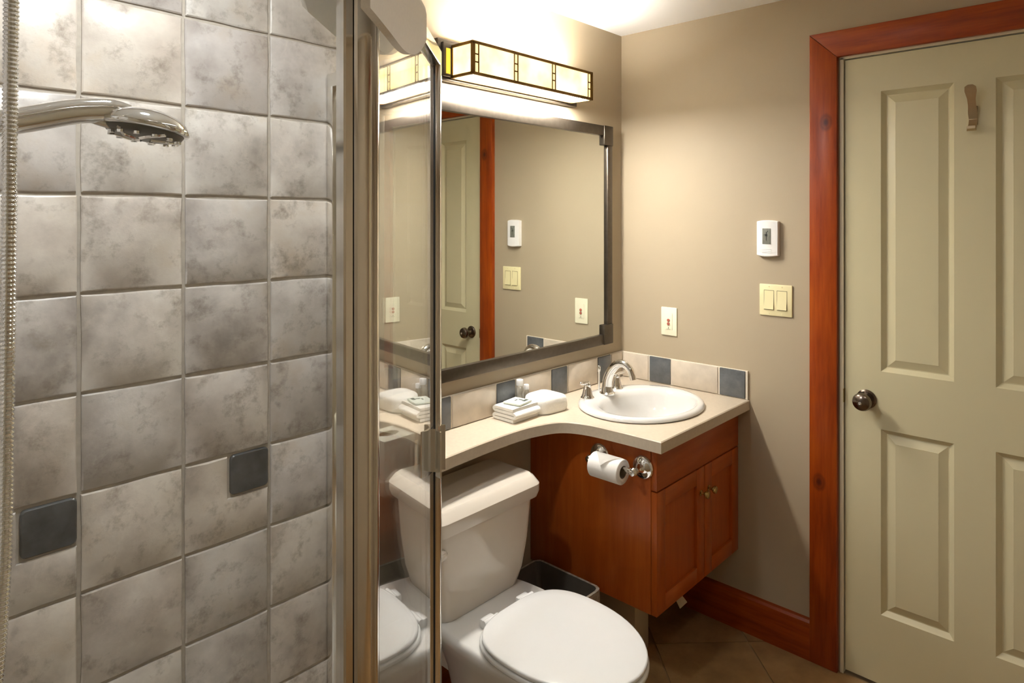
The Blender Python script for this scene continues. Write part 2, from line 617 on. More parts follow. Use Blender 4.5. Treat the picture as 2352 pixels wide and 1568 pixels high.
# baseboards
bm = bmnew()
prof = [(0, 0), (-0.018, 0), (-0.018, 0.118), (-0.016, 0.126), (-0.010, 0.134), (0, 0.138)]
loft(bm, [[(x, -0.0, z) for x, z in prof], [(x, -0.775, z) for x, z in prof]])
struct(obj('baseboard_right', bm, 'wood_y', ang=20), 'dark cherry wood baseboard')
bm = bmnew()
loft(bm, [[(-0.019, x, z) for x, z in prof], [(-1.36, x, z) for x, z in prof]])
struct(obj('baseboard_back', bm, 'wood_x', ang=20))

# ------------------------------------------------------------------ door with casing
CW, CT = 0.088, 0.02
def casing(name, quad, mat):
    bm = bmnew()
    a = [bm.verts.new((-0.0005, y, z)) for y, z in quad]
    b = [bm.verts.new((-CT, y, z)) for y, z in quad]
    bm.faces.new(a)
    f = bm.faces.new(b)
    for i in range(4):
        j = (i + 1) % 4
        bm.faces.new((a[i], a[j], b[j], b[i]))
    bmesh.ops.bevel(bm, geom=list(f.edges), offset=0.003, segments=2, affect='EDGES', profile=0.5)
    return struct(obj(name, bm, mat))
yi0, yi1, zt = DY0 + 0.006, DY1 - 0.006, DZ + 0.004
casing('trim_1', [(yi0, 0), (yi0 + CW, 0), (yi0 + CW, zt + CW), (yi0, zt)], 'wood_knot')['label'] = 'cherry wood door casing, left upright'
casing('trim_2', [(yi0, zt), (yi0 + CW, zt + CW), (yi1 - CW, zt + CW), (yi1, zt)], 'wood_y')['label'] = 'cherry wood door casing, head piece'
casing('trim_3', [(yi1, 0), (yi1, zt), (yi1 - CW, zt + CW), (yi1 - CW, 0)], 'wood_z')['label'] = 'cherry wood door casing, right upright'
bm = bmnew()
add_box(bm, (-0.004, DY0 - 0.010, 0), (0.11, DY0, DZ))
add_box(bm, (-0.004, DY1, 0), (0.11, DY1 + 0.010, DZ))
add_box(bm, (-0.004, DY1, DZ - 0.004), (0.11, DY0, DZ + 0.004))
struct(obj('trim_4', bm, 'jamb', smooth=False), 'cream painted door jamb')

door = sempty('door_1', (0.0, (DY0 + DY1) / 2, 0.0), 'cream four panel door with a knob and a robe hook')
dy0, dy1, dz0, dz1 = DY0 - 0.0135, DY1 + 0.0135, 0.012, DZ - 0.008
DXF = 0.004                                    # front face of the leaf
pan_y = [(-0.986, -1.184), (-1.286, -1.484)]
pan_z = [(0.236, 0.832), (1.018, 1.919)]
bm = bmnew()
# leaf: stiles, rails and mullion as one welded board with four openings
ys = [dy0, pan_y[0][0], pan_y[0][1], pan_y[1][0], pan_y[1][1], dy1]
zs = [dz0, pan_z[0][0], pan_z[0][1], pan_z[1][0], pan_z[1][1], dz1]
def lv(a, b, d): return bm.verts.new((DXF + d, a, b))
grid = [[bm.verts.new((DXF, y, z)) for z in zs] for y in ys]
for a in range(5):
    for b in range(5):
        if a in (1, 3) and b in (1, 3):
            continue
        bm.faces.new((grid[a][b], grid[a + 1][b], grid[a + 1][b + 1], grid[a][b + 1]))
bk = [bm.verts.new((DXF + 0.035, y, z)) for y, z in ((dy0, dz0), (dy1, dz0), (dy1, dz1), (dy0, dz1))]
bm.faces.new(bk)
ring = [grid[a][0] for a in range(6)] + [grid[5][b] for b in range(1, 6)] + [grid[a][5] for a in range(4, -1, -1)] + [grid[0][b] for b in range(4, 0, -1)]
for side, (p, q) in zip(([grid[a][0] for a in range(6)], [grid[5][b] for b in range(6)], [grid[a][5] for a in range(5, -1, -1)], [grid[0][b] for b in range(5, -1, -1)]), ((0, 1), (1, 2), (2, 3), (3, 0))):
    bm.faces.new(side + [bk[q], bk[p]])
obj('leaf', bm, 'door', door, smooth=False)
for (ya, yb) in pan_y:
    for (za, zb) in pan_z:
        bm = bmnew()
        rings = []
        for ins, dep in ((0, 0), (0.004, 0.004), (0.014, 0.0125), (0.017, 0.0125), (0.040, 0.004), (0.0405, 0.0035)):
            rings.append([(DXF + dep, y, z) for y, z in ((ya - ins, za + ins), (yb + ins, za + ins), (yb + ins, zb - ins), (ya - ins, zb - ins))])
        loft(bm, rings, cap0=False, cap1=True)
        obj('panel', bm, 'door', door, smooth=False)
knob = bmnew()
lathe(knob, [(0.0305, 0.0), (0.0305, -0.004), (0.026, -0.008), (0.013, -0.010), (0.011, -0.022), (0.012, -0.030), (0.020, -0.036), (0.0275, -0.046), (0.0285, -0.054), (0.025, -0.063), (0.016, -0.069), (0.004, -0.071)], 28, 'X', (DXF, -0.944, 0.922))
kn = obj('knob', knob, 'pewter', door, loc=(DXF, -0.944, 0.922))
kn['label'] = 'round dark pewter door knob'
obj('keyhole_button', lathe(bmnew(), [(0.005, -0.0705), (0.005, -0.074), (0.003, -0.0745)], 12, 'X', (DXF, -0.944, 0.922)), 'chrome', kn)
hk = bmnew()
# robe hook: base plate, tall flattened upper prong and a short lower lip
hy, hz = -1.232, 1.83
rings = []
for (z, w, x) in ((hz - 0.03, 0.010, -0.001), (hz - 0.01, 0.012, -0.006), (hz + 0.01, 0.010, -0.017), (hz + 0.03, 0.0105, -0.030), (hz + 0.05, 0.015, -0.043), (hz + 0.062, 0.014, -0.050), (hz + 0.068, 0.006, -0.052)):
    rings.append([(DXF + x - 0.004, hy + w, z), (DXF + x + 0.003, hy + w * 0.8, z), (DXF + x + 0.003, hy - w * 0.8, z), (DXF + x - 0.004, hy - w, z)])
loft(hk, rings)
rings = []
for (z, w, x) in ((hz - 0.028, 0.010, -0.004), (hz - 0.045, 0.010, -0.012), (hz - 0.056, 0.011, -0.022), (hz - 0.060, 0.012, -0.032), (hz - 0.054, 0.010, -0.040)):
    rings.append([(DXF + x, hy + w, z - 0.004), (DXF + x, hy - w, z - 0.004), (DXF + x, hy - w, z + 0.004), (DXF + x, hy + w, z + 0.004)])
loft(hk, rings)
add_box(hk, (DXF - 0.006, hy - 0.011, hz - 0.045), (DXF, hy + 0.011, hz + 0.012), 0.003)
obj('robe_hook', hk, 'nickel', door, ang=50)['label'] = 'brushed nickel robe hook'
bm = box((-0.0055, DY0 - 0.012, 0.90), (0.02, DY0 - 0.0095, 0.945))
obj('strike_plate', bm, 'brass', door, smooth=False)

# ------------------------------------------------------------------ wall plates and thermostat (on the right wall)
def wall_thing(name, label, cat, y, z, group=None):
    return thing(name, label, cat, (0, y, z), group)
# thermostat
yc, zc, w, h = -0.6275, 1.4385, 0.074, 0.122
t = wall_thing('thermostat', 'white thermostat with a small grey display on the taupe wall', 'thermostat', yc, zc)
bm = bmnew()
rows = 8
rings = []
for i in range(rows + 1):                       # front bowed, top and bottom edges arched
    u = -1 + 2 * i / rows
    e = 0.004 * (1 - u * u)
    y = yc + u * w / 2
    f = -0.020 - 0.005 * (1 - u * u)
    rings.append([(0, y, zc - h / 2 - e), (f + 0.003, y, zc - h / 2 - e), (f, y, zc - h / 2 - e + 0.003), (f, y, zc + h / 2 + e - 0.003), (f + 0.003, y, zc + h / 2 + e), (0, y, zc + h / 2 + e)])
loft(bm, rings)
obj('housing', bm, 'whiteplastic', t, ang=40)
d = obj('display', box((-0.0265, yc - 0.0145, zc - 0.020), (-0.020, yc + 0.0145, zc + 0.036), 0.001), 'lcd', t)
bm = bmnew()
for (a, b, c_, e_) in ((-0.001, 0.018, 0.002, 0.026), (-0.0045, 0.010, 0.0035, 0.018), (-0.001, -0.006, 0.001, 0.010), (0.004, 0.024, 0.0065, 0.030), (-0.009, 0.014, -0.006, 0.016)):
    add_box(bm, (-0.0268, yc - c_, zc + b - 0.002), (-0.0262, yc - a, zc + e_ - 0.002))
obj('digits', bm, 'lcd_dark', d, smooth=False)
bm = bmnew()
for k in range(3):
    add_box(bm, (-0.0262, yc - 0.016, zc - 0.038 - 0.006 * k), (-0.0235, yc + 0.016, zc - 0.037 - 0.006 * k))
obj('button_ridges', bm, 'whiteplastic', t, smooth=False)
# double rocker switch
yc, zc, w, h = -0.652, 1.219, 0.116, 0.112
t = wall_thing('light_switch', 'ivory double rocker light switch below the thermostat', 'light switch', yc, zc)
obj('plate', box((-0.0065, yc - w / 2, zc - h / 2), (0, yc + w / 2, zc + h / 2), 0.003), 'ivory', t)
for s in (1, -1):
    y = yc + s * 0.023
    bm = bmnew()
    hw, hh = 0.0165, 0.0335
    sd = [(-0.0065, zc - hh), (-0.0115, zc - hh + 0.001), (-0.0075, zc + 0.002), (-0.007, zc + hh), (-0.0065, zc + hh)]
    loft(bm, [[(x, y - hw, z) for x, z in sd], [(x, y + hw, z) for x, z in sd]])
    obj('rocker', bm, 'ivory', t, ang=20)
    obj('rocker_gap', box((-0.0068, y - hw - 0.0015, zc - hh - 0.0015), (-0.0064, y + hw + 0.0015, zc + hh + 0.0015)), 'slot', t, smooth=False)
    for zz in (zc + 0.048, zc - 0.048):
        obj('screw', lathe(bmnew(), [(0.003, 0.0), (0.003, -0.0075), (0.001, -0.008)], 10, 'X', (0, y, zz)), 'ivory', t)
# single plate
yc, zc, w, h = -0.228, 1.0995, 0.070, 0.112
t = wall_thing('wall_plate', 'pale ivory wall plate with small red buttons above the sink backsplash', 'wall plate', yc, zc)
obj('plate', box((-0.0065, yc - w / 2, zc - h / 2), (0, yc + w / 2, zc + h / 2), 0.003), 'ivory_pale', t)
obj('insert', box((-0.0085, yc - 0.0165, zc - 0.0335), (-0.006, yc + 0.0165, zc + 0.0335), 0.001), 'ivory_pale', t)
for zz in (0.005, -0.009):
    obj('button', lathe(bmnew(), [(0.006, 0.0), (0.006, -0.0025), (0.004, -0.0035)], 14, 'X', (-0.0085, yc, zc + zz)), 'redbutton', t)
bm = box((-0.0088, yc - 0.001, zc - 0.029), (-0.0084, yc + 0.001, zc - 0.022))
add_box(bm, (-0.0088, yc - 0.009, zc - 0.031), (-0.0084, yc + 0.009, zc - 0.030))
obj('mark', bm, 'slot', t, smooth=False)

# ------------------------------------------------------------------ mirror
mx0, mx1, mz0, mz1 = -1.265, -0.095, 1.0, 1.885
FW = 0.040
mir = thing('wall_mirror', 'large wall mirror in a dark bronze frame above the counter', 'mirror', ((mx0 + mx1) / 2, 0, mz0))
obj('mirror_glass', box((mx0 + 0.01, -0.010, mz0 + 0.01), (mx1 - 0.01, -0.002, mz1 - 0.01)), 'mirror', mir, smooth=False)
for lo, hi in (((mx0, mz0), (mx1, mz0 + FW)), ((mx0, mz1 - FW), (mx1, mz1))):
    obj('frame_rail', box((lo[0] + 0.001, -0.020, lo[1]), (hi[0] - 0.001, 0, hi[1]), 0.002), 'bronze', mir)
for x in (mx0, mx1 - FW * 0.85):
    obj('frame_stile', box((x, -0.020, mz0 + FW - 0.001), (x + FW * 0.85, 0, mz1 - FW + 0.001), 0.002), 'bronze', mir)
for x in (mx0 - 0.001, mx1 - 0.061):
    for z in (mz0 - 0.001, mz1 - 0.079):
        obj('corner_block', box((x, -0.024, z), (x + 0.062, 0, z + 0.080), 0.003), 'bronze', mir)

# ------------------------------------------------------------------ vanity light
lx0, lx1, lz0, lz1, lyf = -0.985, -0.385, 1.948, 2.042, -0.125
lamp = thing('vanity_light', 'art glass bar light with golden frame above the mirror', 'light', (-0.685, 0, 1.93))
bm = box((-1.035, -0.022, 1.936), (-0.335, 0, 2.066), 0.004)
add_box(bm, (-1.022, -0.034, 1.948), (-0.348, -0.02, 2.054), 0.004)
obj('back_plate', bm, 'bronze', lamp)
b_ = 0.0045
def bar(bm, lo, hi):
    add_box(bm, lo, hi)
bm = bmnew()
for z in (lz0, lz1):
    for y in (lyf, -0.034):
        bar(bm, (lx0 - b_, y - b_, z - b_), (lx1 + b_, y + b_, z + b_))
    for x in (lx0, lx1):
        bar(bm, (x - b_, lyf, z - b_), (x + b_, -0.034, z + b_))
for x in (lx0, lx1):
    for y in (lyf, -0.034):
        bar(bm, (x - b_, y - b_, lz0), (x + b_, y + b_, lz1))
obj('shade_frame', bm, 'gold', lamp, smooth=False)
# ladders of small squares between the panes
lad = [(-0.979, -0.962), (-0.803, -0.786), (-0.612, -0.595), (-0.408, -0.391)]
for a, b in lad:
    bm = bmnew()
    for x in (a, b):
        bar(bm, (x - 0.002, lyf - 0.003, lz0), (x + 0.002, lyf + 0.003, lz1))
    for z in (lz0 + 0.035, lz0 + 0.059):
        bar(bm, (a, lyf - 0.003, z - 0.002), (b, lyf + 0.003, z + 0.002))
    obj('divider_came', bm, 'gold', lamp, smooth=False)
edges = [(lad[k][1], lad[k + 1][0]) for k in range(3)]
for a, b in edges:
    obj('glass_pane', box((a, lyf - 0.0015, lz0), (b, lyf + 0.0015, lz1)), 'pane', lamp, loc=((a + b) / 2, lyf, lz0), smooth=False)
for a, b in lad:
    for z0, z1 in ((lz0, lz0 + 0.033), (lz0 + 0.037, lz0 + 0.057), (lz0 + 0.061, lz1)):
        obj('small_pane', box((a + 0.002, lyf - 0.001, z0), (b - 0.002, lyf + 0.001, z1)), 'pane_small', lamp, smooth=False)
for x in (lx0, lx1):
    obj('end_pane', box((x - 0.0015, lyf + 0.005, lz0), (x + 0.0015, -0.038, lz1)), 'pane', lamp, smooth=False)
for x in (-1.012, -0.372):
    obj('amber_strip', box((x, -0.0365, lz0 + 0.008), (x + 0.016, -0.0345, lz1 - 0.008)), 'amber', lamp, smooth=False)
obj('diffuser', box((lx0 + 0.006, lyf + 0.005, lz0 - 0.002), (lx1 - 0.006, -0.040, lz0 + 0.001)), 'diffuser', lamp, smooth=False)
obj('top_diffuser', box((lx0 + 0.008, lyf + 0.008, lz1 - 0.030), (lx1 - 0.008, -0.046, lz1 - 0.026)), 'tubelight', lamp, smooth=False)

# recessed downlights outside the frame: the shower's own, and one added as room fill
def downlight(name, label, x, y, mat, r=0.065):
    t = thing(name, label, 'light', (x, y, ZC - 0.012), 'recessed ceiling downlights')
    bm = bmnew()
    loft(bm, [[(px, py, z) for px, py in circ(x, y, rr, 28)] for rr, z in ((r + 0.022, ZC), (r + 0.022, ZC - 0.006), (r + 0.004, ZC - 0.010), (r, ZC - 0.002))], False, False)
    obj('trim_ring', bm, 'whiteplastic', t)
    bm = bmnew()
    loft(bm, [[(px, py, z) for px, py in circ(x, y, rr, 28)] for rr, z in ((r, ZC - 0.001), (r, ZC - 0.004))])
    obj('lens', bm, mat, t)
downlight('ceiling_downlight', 'round recessed downlight in the ceiling over the shower', -1.95, -0.48, 'lens_shower', 0.06)
downlight('ceiling_downlight', 'added fill downlight, round and recessed in the ceiling over the middle of the floor', -1.45, -1.55, 'lens_fill', 0.06)

# ------------------------------------------------------------------ vanity cabinet
CT0, CT1 = 0.811, 0.847                          # counter underside / top
cx0, cx1, cyf, cz0, cz1 = -0.582, -0.004, -0.515, 0.290, CT0 - 0.001
van = thing('vanity_cabinet', 'wall hung cherry wood vanity cabinet under the sink', 'cabinet', ((cx0 + cx1) / 2, -0.25, cz0))
bm = bmnew()
add_box(bm, (cx0 + 0.020, cyf + 0.021, cz0), (cx1, -0.001, cz0 + 0.018))
add_box(bm, (cx1 - 0.018, cyf + 0.021, cz0), (cx1, -0.001, cz1))
add_box(bm, (cx0 + 0.020, -0.012, cz0), (cx1, -0.001, cz1))
add_box(bm, (cx0 + 0.020, cyf + 0.021, cz1 - 0.07), (cx1, cyf + 0.038, cz1))
add_box(bm, (cx0 + 0.020, cyf + 0.021, cz0 + 0.018), (cx0 + 0.04, cyf + 0.038, cz1))
obj('carcass', bm, 'cab_x', van, smooth=False)
obj('side_panel', box((cx0, cyf + 0.021, cz0), (cx0 + 0.019, -0.001, cz1), 0.001), 'cab_z', van)
zd = 0.671
obj('drawer_front', box((cx0 + 0.001, cyf, zd + 0.002), (cx1 - 0.001, cyf + 0.020, cz1 - 0.002), 0.002), 'cab_x', van)
xm = -0.270
for (a, b, kx) in ((cx0 + 0.001, xm - 0.0015, xm - 0.028), (xm + 0.0015, cx1 - 0.001, xm + 0.028)):
    dr = bpy.data.objects.new('cabinet_door', None)
    COL.objects.link(dr)
    dr.parent = van
    dr.location = Vector((a, cyf, cz0)) - Vector(van.location)
    z0, z1 = cz0, zd - 0.002
    st = 0.052
    for x in ((a, a + st), (b - st, b)):
        obj('door_stile', box((x[0], cyf, z0), (x[1], cyf + 0.020, z1), 0.0015), 'cab_z', dr)
    for z in ((z0, z0 + st), (z1 - st, z1)):
        obj('door_rail', box((a + st, cyf, z[0]), (b - st, cyf + 0.020, z[1]), 0.0015), 'cab_x', dr)
    obj('door_panel', box((a + st - 0.004, cyf + 0.009, z0 + st - 0.004), (b - st + 0.004, cyf + 0.016, z1 - st + 0.004)), 'cab_z', dr, smooth=False)
    obj('knob', lathe(bmnew(), [(0.010, 0), (0.010, -0.002), (0.005, -0.004), (0.0045, -0.012), (0.010, -0.017), (0.0135, -0.022), (0.012, -0.028), (0.006, -0.031), (0.001, -0.0315)], 18, 'Y', (kx, cyf, 0.586)), 'brass', dr)['label'] = 'small antique brass knob'

# ------------------------------------------------------------------ countertop (banjo shape) with a hole for the basin
sink_c = (-0.325, -0.300)
def ell(cx, cy, a, b, n=48, p=2.0, ph=0.0):
    out = []
    for i in range(n):
        t = 2 * PI * i / n + ph
        c, s = math.cos(t), math.sin(t)
        out.append((cx + a * math.copysign(abs(c) ** (2 / p), c), cy + b * math.copysign(abs(s) ** (2 / p), s)))
    return out
cyF = -0.556
curve = catmull([(-1.368, -0.205, 0), (-1.20, -0.190, 0), (-1.02, -0.176, 0), (-0.86, -0.172, 0), (-0.765, -0.182, 0), (-0.68, -0.216, 0), (-0.641, -0.290, 0), (-0.630, -0.405, 0), (-0.626, cyF, 0)], 7)
outer = [(-0.001, -0.001), (-1.368, -0.001)] + [(p.x, p.y) for p in curve] + [(-0.001, cyF)]
hole = ell(sink_c[0], sink_c[1], 0.215, 0.185, 40)
bm = bmnew()
def ring_edges(pts, z):
    vs = [bm.verts.new((x, y, z)) for x, y in pts]
    es = [bm.edges.new((vs[i], vs[(i + 1) % len(vs)])) for i in range(len(vs))]
    return vs, es
e = 0.003
def shrink(pts, d):
    n = len(pts)
    out = []
    for i, (x, y) in enumerate(pts):
        (xa, ya), (xb, yb) = pts[i - 1], pts[(i + 1) % n]
        t1 = Vector((x - xa, y - ya)).normalized()
        t2 = Vector((xb - x, yb - y)).normalized()
        nn = Vector((-(t1.y + t2.y), t1.x + t2.x))
        nn.normalize()
        k = d / max(0.3, math.sqrt(max(0.0, (1 + t1.dot(t2)) / 2)))
        out.append((x + nn.x * k, y + nn.y * k))
    return out
top_o, eo = ring_edges(shrink(outer, e), CT1)
top_h, eh = ring_edges(hole, CT1)
bmesh.ops.triangle_fill(bm, edges=eo + eh, use_beauty=True)
mid_o = [bm.verts.new((x, y, CT1 - e)) for x, y in outer]
bot_o, eo2 = ring_edges(outer, CT0)
bot_h, eh2 = ring_edges(hole, CT0)
bmesh.ops.triangle_fill(bm, edges=eo2 + eh2, use_beauty=True)
for a, b in ((top_o, mid_o), (mid_o, bot_o), (top_h, bot_h)):
    n = len(a)
    for i in range(n):
        j = (i + 1) % n
        bm.faces.new((a[i], a[j], b[j], b[i]))
tag(obj('countertop', bm, 'laminate', ang=25, loc=(-0.7, -0.2, CT0)), 'beige laminate banjo countertop curving from the sink over the toilet', 'countertop')

# ------------------------------------------------------------------ backsplash, each glazed tile its own piece
SZ0, SZ1 = CT1 + 0.0005, 0.953
spl = thing('backsplash', 'cream and blue grey tile backsplash along the counter', 'backsplash', (-0.6, -0.005, CT1))
bm = box((-1.366, -0.009, SZ0), (-0.0005, -0.0005, SZ1 - 0.001), 0.001)
add_box(bm, (-0.009, -0.552, SZ0), (-0.0005, -0.009, SZ1 - 0.001), 0.001)
obj('grout_strip', bm, 'splash_grout', spl, smooth=False)
A_b = [(-0.012, -0.091, 0), (-0.091, -0.187, 1), (-0.187, -0.380, 0), (-0.380, -0.478, 1), (-0.478, -0.670, 0), (-0.670, -0.768, 1), (-0.768, -0.968, 0), (-0.968, -1.066, 1), (-1.066, -1.262, 0), (-1.262, -1.360, 1)]
for a, b, dk in A_b:
    bm = box((b + 0.0035, -0.0135, SZ0 + 0.002), (a - 0.0035, -0.006, SZ1 - 0.002), 0.004 if dk else 0.003)
    obj('dark_tile' if dk else 'cream_tile', bm, 'dark_splash' if dk else 'light_splash', spl)
B_b = [(-0.014, -0.140, 0), (-0.140, -0.242, 1), (-0.242, -0.441, 0), (-0.441, -0.547, 1)]
for a, b, dk in B_b:
    bm = box((-0.0135, b + 0.0035, SZ0 + 0.002), (-0.006, a - 0.0035, SZ1 - 0.002), 0.006 if dk else 0.003)
    obj('dark_tile' if dk else 'cream_tile', bm, 'dark_splash' if dk else 'light_splash', spl)

# ------------------------------------------------------------------ sink
sx, sy = sink_c
bm = bmnew()
zt = CT1
def sring(ao, bo, cx, cy, z, p=2.0):
    return [(x, y, z) for x, y in ell(cx, cy, ao, bo, 56, p)]
rings = [sring(0.238, 0.206, sx, sy, zt + 0.0005), sring(0.243, 0.211, sx, sy, zt + 0.004), sring(0.242, 0.210, sx, sy, zt + 0.011), sring(0.234, 0.202, sx, sy, zt + 0.0165), sring(0.222, 0.188, sx, sy - 0.004, zt + 0.0175),
         sring(0.206, 0.163, sx, sy - 0.022, zt + 0.016), sring(0.198, 0.152, sx, sy - 0.028, zt + 0.010), sring(0.190, 0.145, sx, sy - 0.030, zt - 0.005), sring(0.178, 0.134, sx, sy - 0.030, zt - 0.040), sring(0.150, 0.112, sx, sy - 0.028, zt - 0.085), sring(0.105, 0.078, sx, sy - 0.024, zt - 0.118), sring(0.05, 0.04, sx, sy - 0.02, zt - 0.130), sring(0.024, 0.024, sx, sy - 0.02, zt - 0.132)]
loft(bm, rings, cap0=False, cap1=True)
sink = thing('sink', 'white oval drop in basin in the beige counter', 'sink', (sx, sy, CT1))
obj('basin', bm, 'porcelain', sink, ang=60)
obj('drain', lathe(bmnew(), [(0.021, -0.004), (0.021, 0.002), (0.015, 0.004), (0.003, 0.003)], 20, 'Z', (sx, sy - 0.02, zt - 0.130)), 'chrome', sink)

# ------------------------------------------------------------------ faucet
fz = CT1 + 0.0165
fau = thing('faucet', 'chrome faucet with arched spout and two lever handles on the sink', 'faucet', (-0.338, -0.147, fz))
# arched spout
path = catmull([(-0.333, -0.160, fz), (-0.333, -0.158, fz + 0.025), (-0.333, -0.163, fz + 0.058), (-0.333, -0.181, fz + 0.092), (-0.333, -0.207, fz + 0.116), (-0.333, -0.235, fz + 0.119), (-0.333, -0.257, fz + 0.103), (-0.333, -0.268, fz + 0.080)], 5)
n = len(path)
rad = []
for i in range(n):
    s = i / (n - 1)
    rad.append(0.020 * (1 - s) + 0.0115 * s if s > 0.12 else 0.024 - 0.03 * s)
obj('spout', tube(bmnew(), path, rad, 16), 'chrome', fau, ang=60)
obj('aerator', tube(bmnew(), [path[-1] - Vector((0, -0.001, -0.004)), path[-1] + Vector((0, -0.004, -0.012))], 0.0125, 14), 'chrome', fau)
obj('spout_base', lathe(bmnew(), [(0.029, 0), (0.029, 0.004), (0.024, 0.008), (0.020, 0.010)], 24, 'Z', (-0.333, -0.160, fz - 0.001)), 'chrome', fau)
rodb = bmnew()
lathe(rodb, [(0.0035, 0), (0.0035, 0.075), (0.005, 0.078), (0.0065, 0.083), (0.0065, 0.094), (0.004, 0.099), (0.001, 0.1)], 12, 'Z', (-0.338, -0.126, fz - 0.001))
obj('lift_rod', rodb, 'chrome', fau)
for x, sgn in ((-0.432, -1), (-0.246, 1)):
    bm = bmnew()
    lathe(bm, [(0.025, 0), (0.025, 0.003), (0.021, 0.007), (0.018, 0.016), (0.0145, 0.032), (0.012, 0.044), (0.0125, 0.048), (0.010, 0.053), (0.007, 0.056), (0.002, 0.0575)], 20, 'Z', (x, -0.142, fz - 0.001))
    hb = obj('handle_base', bm, 'chrome', fau)
    bm = bmnew()
    tube(bm, [(x, -0.142, fz + 0.050), (x + sgn * 0.014, -0.144, fz + 0.055), (x + sgn * 0.034, -0.148, fz + 0.056), (x + sgn * 0.048, -0.150, fz + 0.062), (x + sgn * 0.053, -0.151, fz + 0.064)], [0.008, 0.0055, 0.0045, 0.0058, 0.002], 10)
    tube(bm, [(x, -0.142, fz + 0.050), (x - sgn * 0.010, -0.141, fz + 0.054), (x - sgn * 0.016, -0.140, fz + 0.055)], [0.007, 0.0045, 0.002], 10)
    obj('lever', bm, 'chrome', hb, ang=60)

# ------------------------------------------------------------------ toilet
tx = -1.003
toi = thing('toilet', 'white two piece toilet with closed lid under the counter', 'toilet', (tx, -0.4, 0))
# tank
def tank_ring(z, w, yb, yf, r):
    return [(x, y, z) for x, y in rrect(tx, (yb + yf) / 2, w, yb - yf, r, 5)]
bm = bmnew()
loft(bm, [tank_ring(0.372, 0.250, -0.030, -0.165, 0.05), tank_ring(0.376, 0.290, -0.026, -0.185, 0.05), tank_ring(0.392, 0.325, -0.024, -0.197, 0.045), tank_ring(0.44, 0.355, -0.022, -0.205, 0.04), tank_ring(0.53, 0.384, -0.022, -0.212, 0.038), tank_ring(0.655, 0.404, -0.022, -0.216, 0.036)])
obj('tank', bm, 'bisque', toi, ang=50)
bm = bmnew()
loft(bm, [tank_ring(0.648, 0.412, -0.020, -0.222, 0.036), tank_ring(0.651, 0.424, -0.018, -0.232, 0.034), tank_ring(0.668, 0.430, -0.016, -0.238, 0.034), tank_ring(0.690, 0.430, -0.016, -0.238, 0.034), tank_ring(0.712, 0.404, -0.022, -0.222, 0.030), tank_ring(0.717, 0.392, -0.026, -0.214, 0.028)])
obj('tank_lid', bm, 'bisque', toi, ang=28)
bm = bmnew()
lathe(bm, [(0.014, 0), (0.014, -0.006), (0.010, -0.010), (0.002, -0.011)], 16, 'Y', (tx - 0.180, -0.2145, 0.600))
tube(bm, [(tx - 0.180, -0.221, 0.600), (tx - 0.195, -0.225, 0.598), (tx - 0.212, -0.226, 0.594)], [0.008, 0.007, 0.008], 10)
obj('flush_lever', bm, 'bisque', toi)
# bowl
def egg(cx, yb, yf, w, z, flat=0.5, n=44):
    """rounded back, oval front; yb back, yf front tip"""
    ym = yb + (yf - yb) * 0.42
    out = []
    for i in range(n):
        t = 2 * PI * i / n
        c, s = math.cos(t), math.sin(t)
        if s >= 0:      # back half, squarer
            x = cx + w / 2 * math.copysign(abs(c) ** (2 / (2 + flat * 2)), c)
            y = ym + (yb - ym) * abs(s) ** (2 / (2 + flat * 2))
        else:
            x = cx + w / 2 * c
            y = ym - (ym - yf) * abs(s)
        out.append((x, y, z))
    return out
bm = bmnew()
loft(bm, [egg(tx, -0.10, -0.55, 0.21, 0.0005), egg(tx, -0.10, -0.55, 0.21, 0.02), egg(tx, -0.11, -0.54, 0.19, 0.06), egg(tx, -0.11, -0.56, 0.20, 0.14), egg(tx, -0.09, -0.62, 0.25, 0.24), egg(tx, -0.07, -0.68, 0.31, 0.32), egg(tx, -0.06, -0.705, 0.345, 0.355), egg(tx, -0.055, -0.715, 0.355, 0.375), egg(tx, -0.06, -0.712, 0.350, 0.386), egg(tx, -0.07, -0.70, 0.335, 0.390)])
obj('bowl', bm, 'porcelain', toi, ang=60)
bm = bmnew()
loft(bm, [[(x, y, z) for x, y in rrect(tx, -0.175, w, d, 0.03)] for w, d, z in ((0.20, 0.22, 0.22), (0.262, 0.245, 0.335), (0.278, 0.25, 0.355), (0.280, 0.25, 0.380), (0.270, 0.242, 0.3865), (0.25, 0.225, 0.388))])
obj('bowl_deck', bm, 'porcelain', toi, ang=45)
def slab(yb, yf, w, z0, z1, r, flat=0.45):
    bm = bmnew()
    k = lambda d, z: egg(tx, yb - d, yf + d, w - 2 * d, z, flat, 56)
    loft(bm, [k(r, z0), k(r * 0.3, z0 + r * 0.3), k(0, z0 + r), k(0, z1 - r), k(r * 0.3, z1 - r * 0.3), k(r, z1), k(0.03, z1 + 0.0015), k(0.09, z1 + 0.003)])
    return bm
obj('seat', slab(-0.285, -0.722, 0.372, 0.392, 0.408, 0.005), 'seat', toi, ang=50)
obj('seat_lid', slab(-0.293, -0.718, 0.368, 0.409, 0.4225, 0.005), 'seat', toi, ang=50)
for s in (-1, 1):
    bm = box((tx + s * 0.072 - 0.022, -0.300, 0.389), (tx + s * 0.072 + 0.022, -0.268, 0.414), 0.005)
    lathe(bm, [(0.007, -0.027), (0.007, 0.027)], 12, 'X', (tx + s * 0.072, -0.292, 0.412))
    obj('hinge', bm, 'seat', toi)

